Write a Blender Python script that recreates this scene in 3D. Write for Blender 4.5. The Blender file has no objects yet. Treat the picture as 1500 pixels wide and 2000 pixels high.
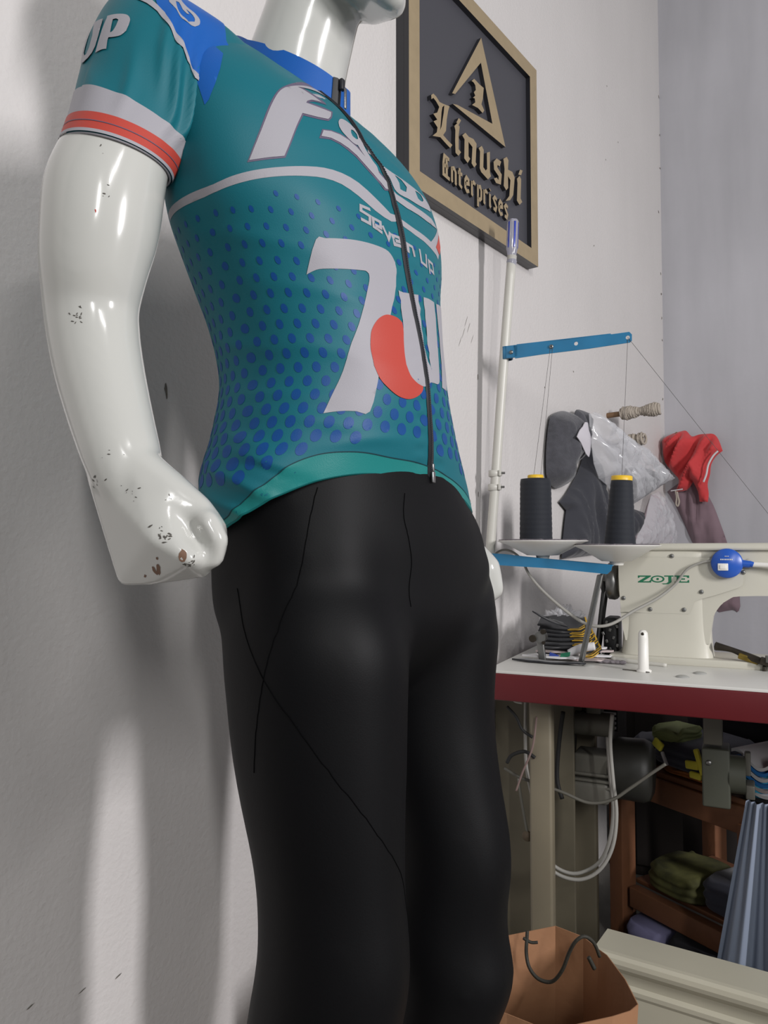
import bpy, bmesh, math, random
from mathutils import Vector, Matrix, geometry, noise
from mathutils.bvhtree import BVHTree
random.seed(4)
S_ = bpy.context.scene; COL = S_.collection
# ================================================================ camera
cam_d = bpy.data.cameras.new('camera'); cam = bpy.data.objects.new('camera', cam_d); COL.objects.link(cam)
cam.location = (0, 0, 1.02); cam.rotation_euler = (math.radians(92.5), 0, 0)
cam_d.sensor_fit = 'VERTICAL'; cam_d.sensor_height = 36; cam_d.lens = 27; cam_d.clip_start = .02
S_.camera = cam
# ================================================================ world, lights, exposure
W = bpy.data.worlds.new('world'); S_.world = W; W.use_nodes = True
W.node_tree.nodes['Background'].inputs[0].default_value = (.93, .96, 1.0, 1)
W.node_tree.nodes['Background'].inputs[1].default_value = .16
S_.view_settings.view_transform = 'Standard'; S_.view_settings.look = 'None'
S_.view_settings.gamma = 1; S_.view_settings.use_curve_mapping = False
S_.view_settings.exposure = 0.46
def area(name, loc, target, power, sx, sy, color=(1, 1, 1), upright=False):
    d = bpy.data.lights.new(name, 'AREA'); d.shape = 'RECTANGLE'; d.size = sx; d.size_y = sy; d.energy = power; d.color = color
    o = bpy.data.objects.new(name, d); COL.objects.link(o); o.location = loc
    z = (Vector(loc)-Vector(target)).normalized(); ydir = Vector((0, 0, 1)) if upright or abs(z.y) > .9 else Vector((0, 1, 0))
    x = ydir.cross(z).normalized(); y = z.cross(x)
    o.rotation_euler = Matrix((x, y, z)).transposed().to_euler()
    return o
area('ceiling_tube', (1.25, -1.25, 2.72), (0, .9, 1.2), 9, .07, .7, (1, .985, .97))
area('far_ceiling_tube', (.9, -3.4, 2.6), (0, .9, 1.4), 42, .12, 1.2, (1, .99, .97))
area('wall_tube', (2.40, -.80, 1.74), (.2, 1.6, 1.3), 54, .17, .8, (1, .975, .985), True)
# ================================================================ helpers
def srgb(r, g, b):
    f = lambda c: (c/255/12.92) if c/255 <= .04045 else ((c/255+.055)/1.055)**2.4
    return (f(r), f(g), f(b), 1)
MATS = {}
def mat(name, rgb, rough=.5, metal=0, coat=0, spec=.5, bump=None, var=None, trans=0, alpha=1, sheen=0, emit=None, ior=None):
    """procedural principled material; bump=(scale, strength, distance); var=(scale, amount)"""
    if name in MATS: return MATS[name]
    m = bpy.data.materials.new(name); m.use_nodes = True; nt = m.node_tree; p = nt.nodes['Principled BSDF']
    c = srgb(*rgb)
    p.inputs['Base Color'].default_value = c; p.inputs['Roughness'].default_value = rough; p.inputs['Metallic'].default_value = metal
    p.inputs['Coat Weight'].default_value = coat; p.inputs['Coat Roughness'].default_value = .06; p.inputs['Specular IOR Level'].default_value = spec
    p.inputs['Transmission Weight'].default_value = trans; p.inputs['Alpha'].default_value = alpha; p.inputs['Sheen Weight'].default_value = sheen
    if ior: p.inputs['IOR'].default_value = ior
    tc = nt.nodes.new('ShaderNodeTexCoord')
    if var:
        n = nt.nodes.new('ShaderNodeTexNoise'); n.inputs['Scale'].default_value = var[0]; n.inputs['Detail'].default_value = 5
        nt.links.new(tc.outputs['Object'], n.inputs['Vector'])
        r = nt.nodes.new('ShaderNodeValToRGB'); r.color_ramp.elements[0].position = .3; r.color_ramp.elements[1].position = .7
        k = 1-var[1]; r.color_ramp.elements[0].color = (c[0]*k, c[1]*k, c[2]*k, 1); r.color_ramp.elements[1].color = c
        nt.links.new(n.outputs['Fac'], r.inputs['Fac']); nt.links.new(r.outputs['Color'], p.inputs['Base Color'])
    if bump:
        n = nt.nodes.new('ShaderNodeTexNoise'); n.inputs['Scale'].default_value = bump[0]; n.inputs['Detail'].default_value = 3
        nt.links.new(tc.outputs['Object'], n.inputs['Vector'])
        b = nt.nodes.new('ShaderNodeBump'); b.inputs['Strength'].default_value = bump[1]; b.inputs['Distance'].default_value = bump[2]
        nt.links.new(n.outputs['Fac'], b.inputs['Height']); nt.links.new(b.outputs['Normal'], p.inputs['Normal'])
    MATS[name] = m; return m
def tag(o, label=None, cat=None, group=None, kind=None):
    if label: o['label'] = label
    if cat: o['category'] = cat
    if group: o['group'] = group
    if kind: o['kind'] = kind
    return o
def empty(name, loc=(0, 0, 0), rz=0):
    o = bpy.data.objects.new(name, None); COL.objects.link(o); o.location = loc; o.rotation_euler = (0, 0, rz); o.empty_display_size = .05
    return o
def link(name, me, parent=None, smooth=True):
    if smooth:
        for p in me.polygons: p.use_smooth = True
    o = bpy.data.objects.new(name, me); COL.objects.link(o)
    if parent is not None: o.parent = parent
    return o
class MB:
    """collects shapes into one mesh, with material slots"""
    def __init__(s): s.v = []; s.f = []; s.m = []; s.mats = []; s.sm = []
    def mi(s, m):
        if m not in s.mats: s.mats.append(m)
        return s.mats.index(m)
    def add(s, vs, fs, m, smooth=True):
        b = len(s.v); s.v += [tuple(v) for v in vs]; k = s.mi(m)
        for f in fs: s.f.append(tuple(i+b for i in f)); s.m.append(k); s.sm.append(smooth)
    def build(s, name, parent=None, loc=None, weld=False):
        me = bpy.data.meshes.new(name)
        vs = s.v if loc is None else [(v[0]-loc[0], v[1]-loc[1], v[2]-loc[2]) for v in s.v]
        me.from_pydata(vs, [], s.f)
        for m in s.mats: me.materials.append(m)
        for p, k, sm in zip(me.polygons, s.m, s.sm): p.material_index = k; p.use_smooth = sm
        me.validate(); me.update()
        o = bpy.data.objects.new(name, me); COL.objects.link(o)
        if loc is not None: o.location = loc
        if parent is not None: o.parent = parent
        return o
    # shapes --------------------------------------------------
    def box(s, c, sz, m, X=(1, 0, 0), Y=(0, 1, 0), Z=(0, 0, 1), bev=0.0):
        X, Y, Z, c = Vector(X), Vector(Y), Vector(Z), Vector(c); h = [q/2 for q in sz]
        bev = min(bev, min(h)*.9)
        if bev <= 0:
            vs = [c+X*(a*h[0])+Y*(b*h[1])+Z*(d*h[2]) for d in (-1, 1) for b in (-1, 1) for a in (-1, 1)]
            s.add(vs, [(0, 2, 3, 1), (4, 5, 7, 6), (0, 1, 5, 4), (2, 6, 7, 3), (0, 4, 6, 2), (1, 3, 7, 5)], m, False); return
        bm = bmesh.new(); bmesh.ops.create_cube(bm, size=1)
        for v in bm.verts: v.co = Vector((v.co.x*sz[0], v.co.y*sz[1], v.co.z*sz[2]))
        bmesh.ops.bevel(bm, geom=list(bm.edges), offset=bev, segments=3, profile=.5, affect='EDGES')
        bm.verts.index_update()
        s.add([c+X*v.co.x+Y*v.co.y+Z*v.co.z for v in bm.verts], [[v.index for v in f.verts] for f in bm.faces], m, True); bm.free()
    def cyl(s, a, b, r, m, r2=None, n=20, cap=True, ell=1.0, hint=None):
        a, b = Vector(a), Vector(b); d = (b-a).normalized(); r2 = r if r2 is None else r2
        x = (Vector(hint) if hint else (Vector((0, 0, 1)) if abs(d.z) < .9 else Vector((1, 0, 0)))); x = (x-d*x.dot(d)).normalized(); y = d.cross(x)
        vs = [p+(x*math.cos(t)+y*math.sin(t)*ell)*rr for p, rr in ((a, r), (b, r2)) for t in [2*math.pi*i/n for i in range(n)]]
        s.add(vs, [(i, (i+1) % n, n+(i+1) % n, n+i) for i in range(n)], m, True)
        if cap:
            s.add(vs[:n], [tuple(reversed(range(n)))], m, False); s.add(vs[n:], [tuple(range(n))], m, False)
    def lathe(s, c, prof, m, axis=(0, 0, 1), n=32, hint=None):
        """prof: (radius, height) along axis"""
        d = Vector(axis).normalized(); c = Vector(c)
        x = Vector(hint) if hint else (Vector((1, 0, 0)) if abs(d.x) < .9 else Vector((0, 1, 0))); x = (x-d*x.dot(d)).normalized(); y = d.cross(x)
        vs = []; k = len(prof)
        for i in range(n):
            t = 2*math.pi*i/n; e = x*math.cos(t)+y*math.sin(t)
            vs += [c+e*p[0]+d*p[1] for p in prof]
        fs = [(i*k+j, ((i+1) % n)*k+j, ((i+1) % n)*k+j+1, i*k+j+1) for i in range(n) for j in range(k-1)]
        s.add(vs, fs, m, True)
    def tube(s, pts, r, m, n=10, sub=6, closed=False, rads=None, cap=True):
        pts = [Vector(p) for p in pts]
        P = spline(pts, sub) if sub > 1 else pts
        R = [r]*len(P) if rads is None else [rads[0]*(1-i/(len(P)-1))+rads[-1]*(i/(len(P)-1)) if len(rads) == 2 else hermite([(j/(len(rads)-1), q) for j, q in enumerate(rads)], i/(len(P)-1))[0] for i in range(len(P))]
        t0 = (P[1]-P[0]).normalized(); x = Vector((0, 0, 1)) if abs(t0.z) < .9 else Vector((1, 0, 0)); x = (x-t0*x.dot(t0)).normalized()
        vs = []
        for i, p in enumerate(P):
            t = (P[min(i+1, len(P)-1)]-P[max(i-1, 0)]).normalized()
            x = (x-t*x.dot(t)).normalized(); y = t.cross(x)
            vs += [p+(x*math.cos(2*math.pi*k/n)+y*math.sin(2*math.pi*k/n))*R[i] for k in range(n)]
        fs = [(i*n+k, i*n+(k+1) % n, (i+1)*n+(k+1) % n, (i+1)*n+k) for i in range(len(P)-1) for k in range(n)]
        if cap: fs += [tuple(reversed(range(n))), tuple(range((len(P)-1)*n, len(P)*n))]
        s.add(vs, fs, m, True)
    def prism(s, pts, O, X, Y, depth, m, holes=(), msid=None, bev=0.0):
        """2D outline (with holes) in the plane O + X*u + Y*v, thickened along X x Y by depth (front face at +depth)"""
        O, X, Y = Vector(O), Vector(X), Vector(Y); N = X.cross(Y)
        loops = [list(pts)]+[list(h) for h in holes]
        vs2, fs = fill2d(loops)
        s.add([O+X*p[0]+Y*p[1]+N*depth for p in vs2], fs, m, False)
        s.add([O+X*p[0]+Y*p[1] for p in vs2], [tuple(reversed(f)) for f in fs], m, False)
        for lp in loops:
            n = len(lp)
            a = [O+X*p[0]+Y*p[1] for p in lp]; b = [q+N*depth for q in a]
            s.add(a+b, [(i, (i+1) % n, n+(i+1) % n, n+i) for i in range(n)], msid or m, False)
def spline(pts, sub):
    n = len(pts); out = []
    for i in range(n-1):
        p0, p1, p2, p3 = pts[max(i-1, 0)], pts[i], pts[i+1], pts[min(i+2, n-1)]
        for k in range(sub):
            t = k/sub
            out.append(.5*((2*p1)+(p2-p0)*t+(2*p0-5*p1+4*p2-p3)*t*t+(3*p1-p0-3*p2+p3)*t**3))
    out.append(pts[-1]); return out
def inpoly(x, y, P):
    c = False; n = len(P); j = n-1
    for i in range(n):
        if (P[i][1] > y) != (P[j][1] > y) and x < (P[j][0]-P[i][0])*(y-P[i][1])/(P[j][1]-P[i][1])+P[i][0]: c = not c
        j = i
    return c
def fill2d(loops, step=None, sx=1.0):
    """triangulate outline with holes; step adds inner points so it can follow a curved surface"""
    vs = []; ed = []
    for lp in loops:
        b = len(vs); L = []
        for i, p in enumerate(lp):
            q = lp[(i+1) % len(lp)]
            k = 1 if step is None else max(1, int(math.hypot((q[0]-p[0])*sx, q[1]-p[1])/step))
            for j in range(k): L.append((p[0]+(q[0]-p[0])*j/k, p[1]+(q[1]-p[1])*j/k))
        vs += [Vector((p[0]*sx, p[1])) for p in L]; ed += [(b+i, b+(i+1) % len(L)) for i in range(len(L))]
    O = [(p[0]*sx, p[1]) for p in loops[0]]; H = [[(p[0]*sx, p[1]) for p in l] for l in loops[1:]]
    if step:
        x0, x1 = min(p[0] for p in O), max(p[0] for p in O); y0, y1 = min(p[1] for p in O), max(p[1] for p in O)
        y = y0+step*.5
        while y < y1:
            x = x0+step*.5
            while x < x1:
                if inpoly(x, y, O) and not any(inpoly(x, y, h) for h in H): vs.append(Vector((x, y)))
                x += step
            y += step
    r = geometry.delaunay_2d_cdt(vs, ed, [], 0, 1e-7)
    V, Fc = r[0], r[2]; out = []
    for f in Fc:
        cx = sum(V[i].x for i in f)/len(f); cy = sum(V[i].y for i in f)/len(f)
        if inpoly(cx, cy, O) and not any(inpoly(cx, cy, h) for h in H):
            a = sum(V[f[i]].x*V[f[(i+1) % len(f)]].y-V[f[(i+1) % len(f)]].x*V[f[i]].y for i in range(len(f)))
            out.append(tuple(f) if a > 0 else tuple(reversed(f)))
    return [(v.x/sx, v.y) for v in V], out
def smoothloop(P, sub=4):
    n = len(P); out = []
    for i in range(n):
        p0, p1, p2, p3 = P[i-1], P[i], P[(i+1) % n], P[(i+2) % n]
        # keep sharp corners sharp
        for k in range(sub):
            t = k/sub
            out.append(tuple(.5*((2*p1[j])+(p2[j]-p0[j])*t+(2*p0[j]-5*p1[j]+4*p2[j]-p3[j])*t*t+(3*p1[j]-p0[j]-3*p2[j]+p3[j])*t**3) for j in (0, 1)))
    return out
def round_loop(P, ang=50, sub=4):
    """smooth an outline, keeping corners sharper than ang degrees"""
    n = len(P)
    def sharp(i):
        a = Vector(P[i])-Vector(P[i-1]); b = Vector(P[(i+1) % n])-Vector(P[i])
        return a.length > 1e-9 and b.length > 1e-9 and a.angle(b) > math.radians(ang)
    sh = [sharp(i) for i in range(n)]; out = []
    for i in range(n):
        p1, p2 = P[i], P[(i+1) % n]; p0 = p1 if sh[i] else P[i-1]; p3 = p2 if sh[(i+1) % n] else P[(i+2) % n]
        for k in range(sub):
            t = k/sub
            out.append(tuple(.5*((2*p1[j])+(p2[j]-p0[j])*t+(2*p0[j]-5*p1[j]+4*p2[j]-p3[j])*t*t+(3*p1[j]-p0[j]-3*p2[j]+p3[j])*t**3) for j in (0, 1)))
    return out
def stroke(P, w):
    """closed outline of a polyline of width w (in 2D)"""
    n = len(P); L = []; R = []
    for i in range(n):
        a = Vector(P[max(i-1, 0)]); b = Vector(P[min(i+1, n-1)]); d1 = (Vector(P[i])-a); d2 = (b-Vector(P[i]))
        d1 = d1.normalized() if d1.length > 1e-9 else d2.normalized(); d2 = d2.normalized() if d2.length > 1e-9 else d1
        d = (d1+d2).normalized() if (d1+d2).length > 1e-6 else d1
        nn = Vector((-d.y, d.x)); k = 1/max(.5, nn.dot(Vector((-d1.y, d1.x))))
        L.append(Vector(P[i])+nn*w/2*k); R.append(Vector(P[i])-nn*w/2*k)
    return [tuple(p) for p in L]+[tuple(p) for p in reversed(R)]
def mesh_from_eval(o):
    dg = bpy.context.evaluated_depsgraph_get(); dg.update()
    me = bpy.data.meshes.new_from_object(o.evaluated_get(dg)); return me
def remesh(name, mb_obj, voxel, smooth_it, parent, mats):
    """union of the overlapping closed shapes of one object into a single skin"""
    md = mb_obj.modifiers.new('r', 'REMESH'); md.mode = 'VOXEL'; md.voxel_size = voxel; md.use_smooth_shade = True
    if smooth_it:
        sm = mb_obj.modifiers.new('s', 'SMOOTH'); sm.factor = .5; sm.iterations = smooth_it
    me = mesh_from_eval(mb_obj); bpy.data.objects.remove(mb_obj, do_unlink=True)
    me.materials.clear()
    for m in mats: me.materials.append(m)
    return link(name, me, parent)
def loft(mb, rings, m, cap=True):
    n = len(rings[0]); vs = [v for r in rings for v in r]
    fs = [(i*n+k, i*n+(k+1) % n, (i+1)*n+(k+1) % n, (i+1)*n+k) for i in range(len(rings)-1) for k in range(n)]
    if cap:
        fs += [tuple(reversed(range(n))), tuple(range((len(rings)-1)*n, len(rings)*n))]
    mb.add(vs, fs, m, True)
def ellipsoid(mb, c, r, m, X=(1, 0, 0), Y=(0, 1, 0), Z=(0, 0, 1), nu=24, nv=14):
    c, X, Y, Z = Vector(c), Vector(X), Vector(Y), Vector(Z); vs = [c-Z*r[2]]
    for j in range(1, nv):
        a = math.pi*j/nv-math.pi/2
        for i in range(nu):
            t = 2*math.pi*i/nu; vs.append(c+X*r[0]*math.cos(a)*math.cos(t)+Y*r[1]*math.cos(a)*math.sin(t)+Z*r[2]*math.sin(a))
    vs.append(c+Z*r[2]); T = len(vs)-1; fs = [(0, 1+(i+1) % nu, 1+i) for i in range(nu)]
    fs += [(1+j*nu+i, 1+j*nu+(i+1) % nu, 1+(j+1)*nu+(i+1) % nu, 1+(j+1)*nu+i) for j in range(nv-2) for i in range(nu)]
    fs += [(T, 1+(nv-2)*nu+i, 1+(nv-2)*nu+(i+1) % nu) for i in range(nu)]
    mb.add(vs, fs, m, True)

# ---------------------------------------------------------------- mannequin frame and surfaces
# the mannequin stands with its back to the wall; RV points to its right hand, FV the way it faces
RV = (-.54458, -.83871, 0.0); FV = (.83871, -.54458, 0.0); MC = (-.048, .84, 0.0)
def M3(r, f, z):
    return (MC[0]+RV[0]*r+FV[0]*f, MC[1]+RV[1]*r+FV[1]*f, z)
def hermite(tab, x):
    """smooth interpolation of rows (x, v1, v2, ...)"""
    n = len(tab)
    if x <= tab[0][0]: return list(tab[0][1:])
    if x >= tab[-1][0]: return list(tab[-1][1:])
    i = 0
    while tab[i+1][0] < x: i += 1
    x0, x1 = tab[i][0], tab[i+1][0]; h = x1-x0; t = (x-x0)/h; out = []
    for k in range(1, len(tab[0])):
        p0, p1 = tab[i][k], tab[i+1][k]
        d = (p1-p0)/h
        m0 = d if i == 0 else (tab[i+1][k]-tab[i-1][k])/(tab[i+1][0]-tab[i-1][0])
        m1 = d if i == n-2 else (tab[i+2][k]-tab[i][k])/(tab[i+2][0]-tab[i][0])
        out.append((2*t**3-3*t*t+1)*p0+(t**3-2*t*t+t)*h*m0+(-2*t**3+3*t*t)*p1+(t**3-t*t)*h*m1)
    return out
# z, half width, half depth front, half depth back, side shift, forward shift, roundness
TORSO = [
 (.98,.206,.114,.120,-.047,0,2.3),(1.02,.2015,.110,.122,-.040,0,2.3),(1.06,.1970,.1005,.118,-.028,0,2.3),(1.09,.1876,.1034,.112,-.0172,0,2.3),
 (1.12,.1625,.1113,.108,-.0041,0,2.3),(1.15,.1423,.1161,.104,.0065,0,2.3),(1.18,.1302,.1173,.100,.0133,0,2.3),
 (1.21,.1352,.1124,.098,.0157,0,2.3),(1.24,.1428,.1085,.100,.0202,0,2.3),(1.27,.1535,.1056,.104,.026,0,2.3),
 (1.30,.1640,.1043,.106,.0334,0,2.3),(1.33,.1771,.1024,.108,.0370,0,2.3),(1.36,.186,.0990,.106,.0370,-.002,2.3),
 (1.39,.190,.0995,.103,.038,-.008,2.3),(1.42,.191,.0980,.098,.040,-.018,2.3),(1.45,.188,.0890,.088,.040,-.030,2.3),
 (1.48,.178,.0710,.078,.040,-.042,2.3),(1.505,.160,.0510,.066,.040,-.051,2.3),(1.53,.136,.036,.048,.040,-.066,2.2),
 (1.541,.100,.022,.036,.040,-.078,2.1),(1.554,.060,.014,.026,.040,-.085,2.0)]
def bump(x, w): return math.exp(-(x/w)**2)
def fold(th, z, th0, z0, ang, length, width, amp):
    """one soft ridge on the cloth, th*.14 used as metres"""
    u = (th-th0)*.14; v = z-z0
    a = u*math.cos(ang)+v*math.sin(ang); b = -u*math.sin(ang)+v*math.cos(ang)
    return amp*math.exp(-(a/length)**2-(b/width)**2)
TFOLDS = [(1.45,1.075,.35,.06,.006,.0030),(1.30,1.095,.30,.06,.006,.0028),(1.60,1.055,.40,.05,.005,.0030),(1.15,1.085,.25,.05,.005,-.0022),
 (1.0,1.135,.15,.08,.008,.0016),(1.35,1.16,.10,.07,.007,.0014),(.8,1.25,.08,.08,.007,.0010),(1.2,1.29,.15,.07,.007,.0010),
 (.55,1.118,-.15,.05,.006,.0014),(1.5,1.115,.3,.05,.006,.0024),(1.7,1.21,.2,.05,.006,.0012),(.95,1.20,.1,.07,.008,.0012)]
def torso(th, z):
    a, bf, bb, l, f, n = hermite(TORSO, z)
    s, c = math.sin(th), math.cos(th)
    ss = math.copysign(abs(s)**(2/n), s); cc = math.copysign(abs(c)**(2/n), c)
    b = bf if c > 0 else bb
    e = 0.0
    if -2.2 < th < 2.2:
        for F_ in TFOLDS:
            e += fold(th, z, *F_)
        # small gathering beside the zip
        g = abs(th)
        if .02 < g < .35: e += .0006*math.sin(z*420+th*9)*bump(g-.09, .05)
    r = a*ss*(1+e/.14)+l; ff = b*cc*(1+e/.11)+f
    return M3(r, ff, z)
# sleeve: t, centre r,f,z, e1 r,f,z, e2 r,f,z
def _cuff():
    return None
SLEEVE = [
 (0.0, .120,-.055,1.475,    .020,0,.058,  0,.060,-.010),
 (.18, .160,-.058,1.475,    .026,0,.060,  0,.066,-.012),
 (.36, .196,-.060,1.460,    .042,0,.066,  .002,.067,-.014),
 (.54, .215,-.058,1.434,  .053,0,.044,  .004,.065,-.016),
 (.72, .229,-.056,1.404,  .0535,0,.022,  .004,.058,-.020),
 (.86, .244,-.053,1.378,  .051,0,.008,  .004,.0515,-.012),
 (1.0, .259,-.050,1.351,  .0475,0,.004,  .004,.047,-.008)]
SFOLDS = [(1.25,.60,1.15,.22,.030,0.0061),(1.55,.62,1.15,.22,.026,0.0061),(1.85,.60,1.1,.20,.025,0.0054),(1.0,.55,1.2,.15,.03,0.0041),(1.75,.34,1.2,.16,.03,0.0041),(1.4,.32,1.2,.16,.03,0.0041),
 (.2,.8,.4,.15,.05,0.0020),(.75,.75,1.3,.12,.04,0.0030)]
def sleeve(th, t):
    k = hermite(SLEEVE, t)
    s, c = math.sin(th), math.cos(th)
    e = 0.0
    if t > 1e-6:
        for (th0, t0, ang, L, W, amp) in SFOLDS:
            u = (th-th0)*.4; v = t-t0
            a = u*math.cos(ang)+v*math.sin(ang); b = -u*math.sin(ang)+v*math.cos(ang)
            e += amp*math.exp(-(a/L)**2-(b/W)**2)
        e *= 1 if t < .86 else max(0.0, 1-(t-.86)/.12)
    m = 1+e/.055
    return M3(k[0]+(k[3]*c+k[6]*s)*m, k[1]+(k[4]*c+k[7]*s)*m, k[2]+(k[5]*c+k[8]*s)*m)

# ================================================================ the room
WAO = Vector((.424, 2.13, 0)); WAD = Vector((.602, .799, 0)).normalized(); WAN = Vector((WAD.y, -WAD.x, 0))   # wall behind the mannequin: along, into the room
CORN = WAO+WAD*1.162                                                                                        # room corner
def wall_mat(name, rgb, var, bscale, bstr, stain):
    m = mat(name, rgb, .62, bump=(bscale, bstr, .0015), var=var); nt = m.node_tree
    # faint vertical trowel streaks and grime
    p = nt.nodes['Principled BSDF']; src = p.inputs['Base Color'].links[0].from_socket
    tc = [n for n in nt.nodes if n.type == 'TEX_COORD'][0]
    mp = nt.nodes.new('ShaderNodeMapping'); mp.inputs['Scale'].default_value = (6, 6, .9); nt.links.new(tc.outputs['Object'], mp.inputs['Vector'])
    n = nt.nodes.new('ShaderNodeTexNoise'); n.inputs['Scale'].default_value = 1.6; n.inputs['Detail'].default_value = 6; nt.links.new(mp.outputs['Vector'], n.inputs['Vector'])
    r = nt.nodes.new('ShaderNodeMapRange'); r.inputs[1].default_value = .35; r.inputs[2].default_value = .75; r.inputs[3].default_value = 1.0; r.inputs[4].default_value = 1-stain
    nt.links.new(n.outputs['Fac'], r.inputs[0])
    mx = nt.nodes.new('ShaderNodeMix'); mx.data_type = 'RGBA'; mx.blend_type = 'MULTIPLY'; mx.inputs[0].default_value = 1
    nt.links.new(src, mx.inputs[6]); nt.links.new(r.outputs[0], mx.inputs[7]); nt.links.new(mx.outputs[2], p.inputs['Base Color'])
    return m
M_wallA = wall_mat('painted plaster', (204, 200, 198), (2.2, .05), 130, .8, .03)
M_wallB = wall_mat('old whitewash', (186, 185, 190), (1.6, .12), 60, .30, .14)
M_floor = mat('cement floor', (120, 116, 110), .6, var=(4, .25), bump=(30, .3, .003))
def slab(name, a, b, t, z0, z1, m, nrm):
    """vertical slab whose room face runs from a to b, thickness t behind it"""
    mb = MB(); a, b, nrm = Vector(a), Vector(b), Vector(nrm)
    c = (a+b)/2-nrm*t/2; mb.box((c.x, c.y, (z0+z1)/2), ((b-a).length, t, z1-z0), m, X=(b-a).normalized(), Y=nrm, Z=(0, 0, 1)) 
    return tag(mb.build(name), kind='structure')
wl = slab('wall_left', WAO-WAD*3.6, CORN+WAD*.12, .12, 0, 3.9, M_wallA, WAN)
M_mark = mat('old dirt mark', (112, 106, 98), .8, var=(90, .3))
def wall_marks():
    me = wl.data; bm = bmesh.new(); bm.from_mesh(me); me.materials.append(M_mark); rn = random.Random(12)
    def blot(s, z, L, w, ang):
        K = 9; V = []
        for k in range(K):
            t = 2*math.pi*k/K; q = .6+.7*rn.random(); a, b = L*q*math.cos(t), w*q*math.sin(t)
            p = WAO+WAD*(s+a*math.cos(ang)-b*math.sin(ang))+WAN*.0006+Vector((0, 0, z+a*math.sin(ang)+b*math.cos(ang))); V.append(bm.verts.new(p))
        f = bm.faces.new(V); f.material_index = 1
    for (s, z) in [(1.1589,2.8465),(1.1643,2.6887),(1.164,2.5501),(1.1487,2.1126),(1.1512,2.0296),(1.1528,1.932),(1.1549,1.843),(1.1493,1.6038),(1.1349,2.3596)]: blot(s-.004, z, .005+.004*rn.random(), .004, rn.random()*3)
    for (s, z) in [(.5757,2.608),(.6785,2.4529),(.557,2.3399),(.4415,2.0039),(.0588,1.4709),(.2634,1.5539)]: blot(s, z, .003, .002, rn.random()*3)
    for (s, z) in [(-.3886,1.5292),(-.3646,1.5471),(-.3478,1.5232),(-.4053,1.5033),(-.3765,1.5594)]: blot(s, z, .016, .0006, 1.1)
    for (s, z) in [(-.3215,1.4347),(-.3221,1.1443)]: blot(s, z, .008, .0016, 1.5)
    for (s, z) in [(-1.2449,1.2514)]: blot(s, z, .012, .0022, 1.75)
    for (s, z) in [(-1.3108,.4294),(-1.3662,.4338),(-1.4362,.4467)]: blot(s, z, .006, .001, .4)
    bm.to_mesh(me); bm.free()
wall_marks()
slab('wall_back', CORN, CORN+WAN*3.4, .12, 0, 3.9, M_wallB, -WAD)
mb = MB(); mb.box((.6, .6, -.05), (7, 7.6, .1), M_floor); tag(mb.build('floor'), kind='structure')

# ================================================================ the mannequin
M_white = mat('glossy white fibreglass', (186, 186, 181), .16, coat=.5, spec=.5, var=(3, .03))
M_gloss_chip = mat('brown chipped spot', (112, 84, 66), .7)
M_scuff = mat('dark scuff', (70, 66, 60), .7)
def fabric(name, rgb, rough=.55, sheen=.06, scale=900, st=.25):
    return mat(name, rgb, rough, sheen=0, spec=.22, bump=(scale, st, .0004))
M_teal = fabric('teal lycra', (20, 97, 109), .50)
M_blue = fabric('royal blue lycra', (24, 84, 160), .45)
M_dot = fabric('blue print dots', (16, 68, 128), .45)
M_print = fabric('white print', (152, 150, 156), .5)
M_red = fabric('coral red print', (172, 66, 56), .5)
M_trim = fabric('teal hem trim', (30, 118, 116), .38)
M_dark = fabric('thread line', (18, 50, 58), .6)
M_edge = fabric('plum outline', (92, 84, 104), .5)
M_blk = mat('black zip tape', (22, 23, 28), .5)
M_tooth = mat('zip teeth', (60, 62, 68), .35, metal=.3)
M_steel = mat('steel', (150, 150, 150), .3, metal=1)
man = empty('mannequin', M3(0, 0, .0))
tag(man, 'white glossy male mannequin dressed in a teal cycling jersey and black tights', 'mannequin')
MI = Matrix.Translation(man.location).inverted()
def toman(o):
    o.parent = man; o.matrix_parent_inverse = MI; return o
HEM = [(-3.2, 1.03), (-2.4, 1.035)]+sorted([(q[0], q[1]) for q in [(1.6858,1.0345),(1.535,1.0439),(1.351,1.0546),(1.0898,1.0683),(.8616,1.079),(.5692,1.0871),(.3352,1.0886),(.0006,1.088),(-.206,1.0822),(-.4235,1.0734),(-.661,1.0635)]])+[(2.4, 1.02), (3.2, 1.02)]
def hem(th):
    return hermite(HEM, th)[0]
def snorm(S, u, v, du=1e-3, dv=5e-4):
    a = Vector(S(u+du, v))-Vector(S(u-du, v)); b = Vector(S(u, v+dv))-Vector(S(u, v-dv))
    n = b.cross(a); return n.normalized() if n.length > 1e-12 else Vector((0, 0, 1))
def island(mb, S, loops, m, off, scale, step=.004, sgn=1):
    """printed shape laid on surface S; loops in its (u, v)"""
    V, Fc = fill2d(loops, step, scale)
    pts = []
    for (u, v) in V:
        n = snorm(S, u, v); pts.append(Vector(S(u, v))+n*off)
    if sgn > 0: Fc = [tuple(reversed(f)) for f in Fc]
    mb.add(pts, Fc, m, True)
jer = MB()
NU, NV = 300, 210
# --- torso panel of the jersey
vs = []
for j in range(NV+1):
    for i in range(NU):
        th = -math.pi+2*math.pi*i/NU; h = hem(th); t = j/NV
        vs.append(torso(th, h+(1.553-h)*t))
fs = [(j*NU+(i+1) % NU, j*NU+i, (j+1)*NU+i, (j+1)*NU+(i+1) % NU) for j in range(NV) for i in range(NU)]
jer.add(vs, fs, M_teal)
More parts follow.
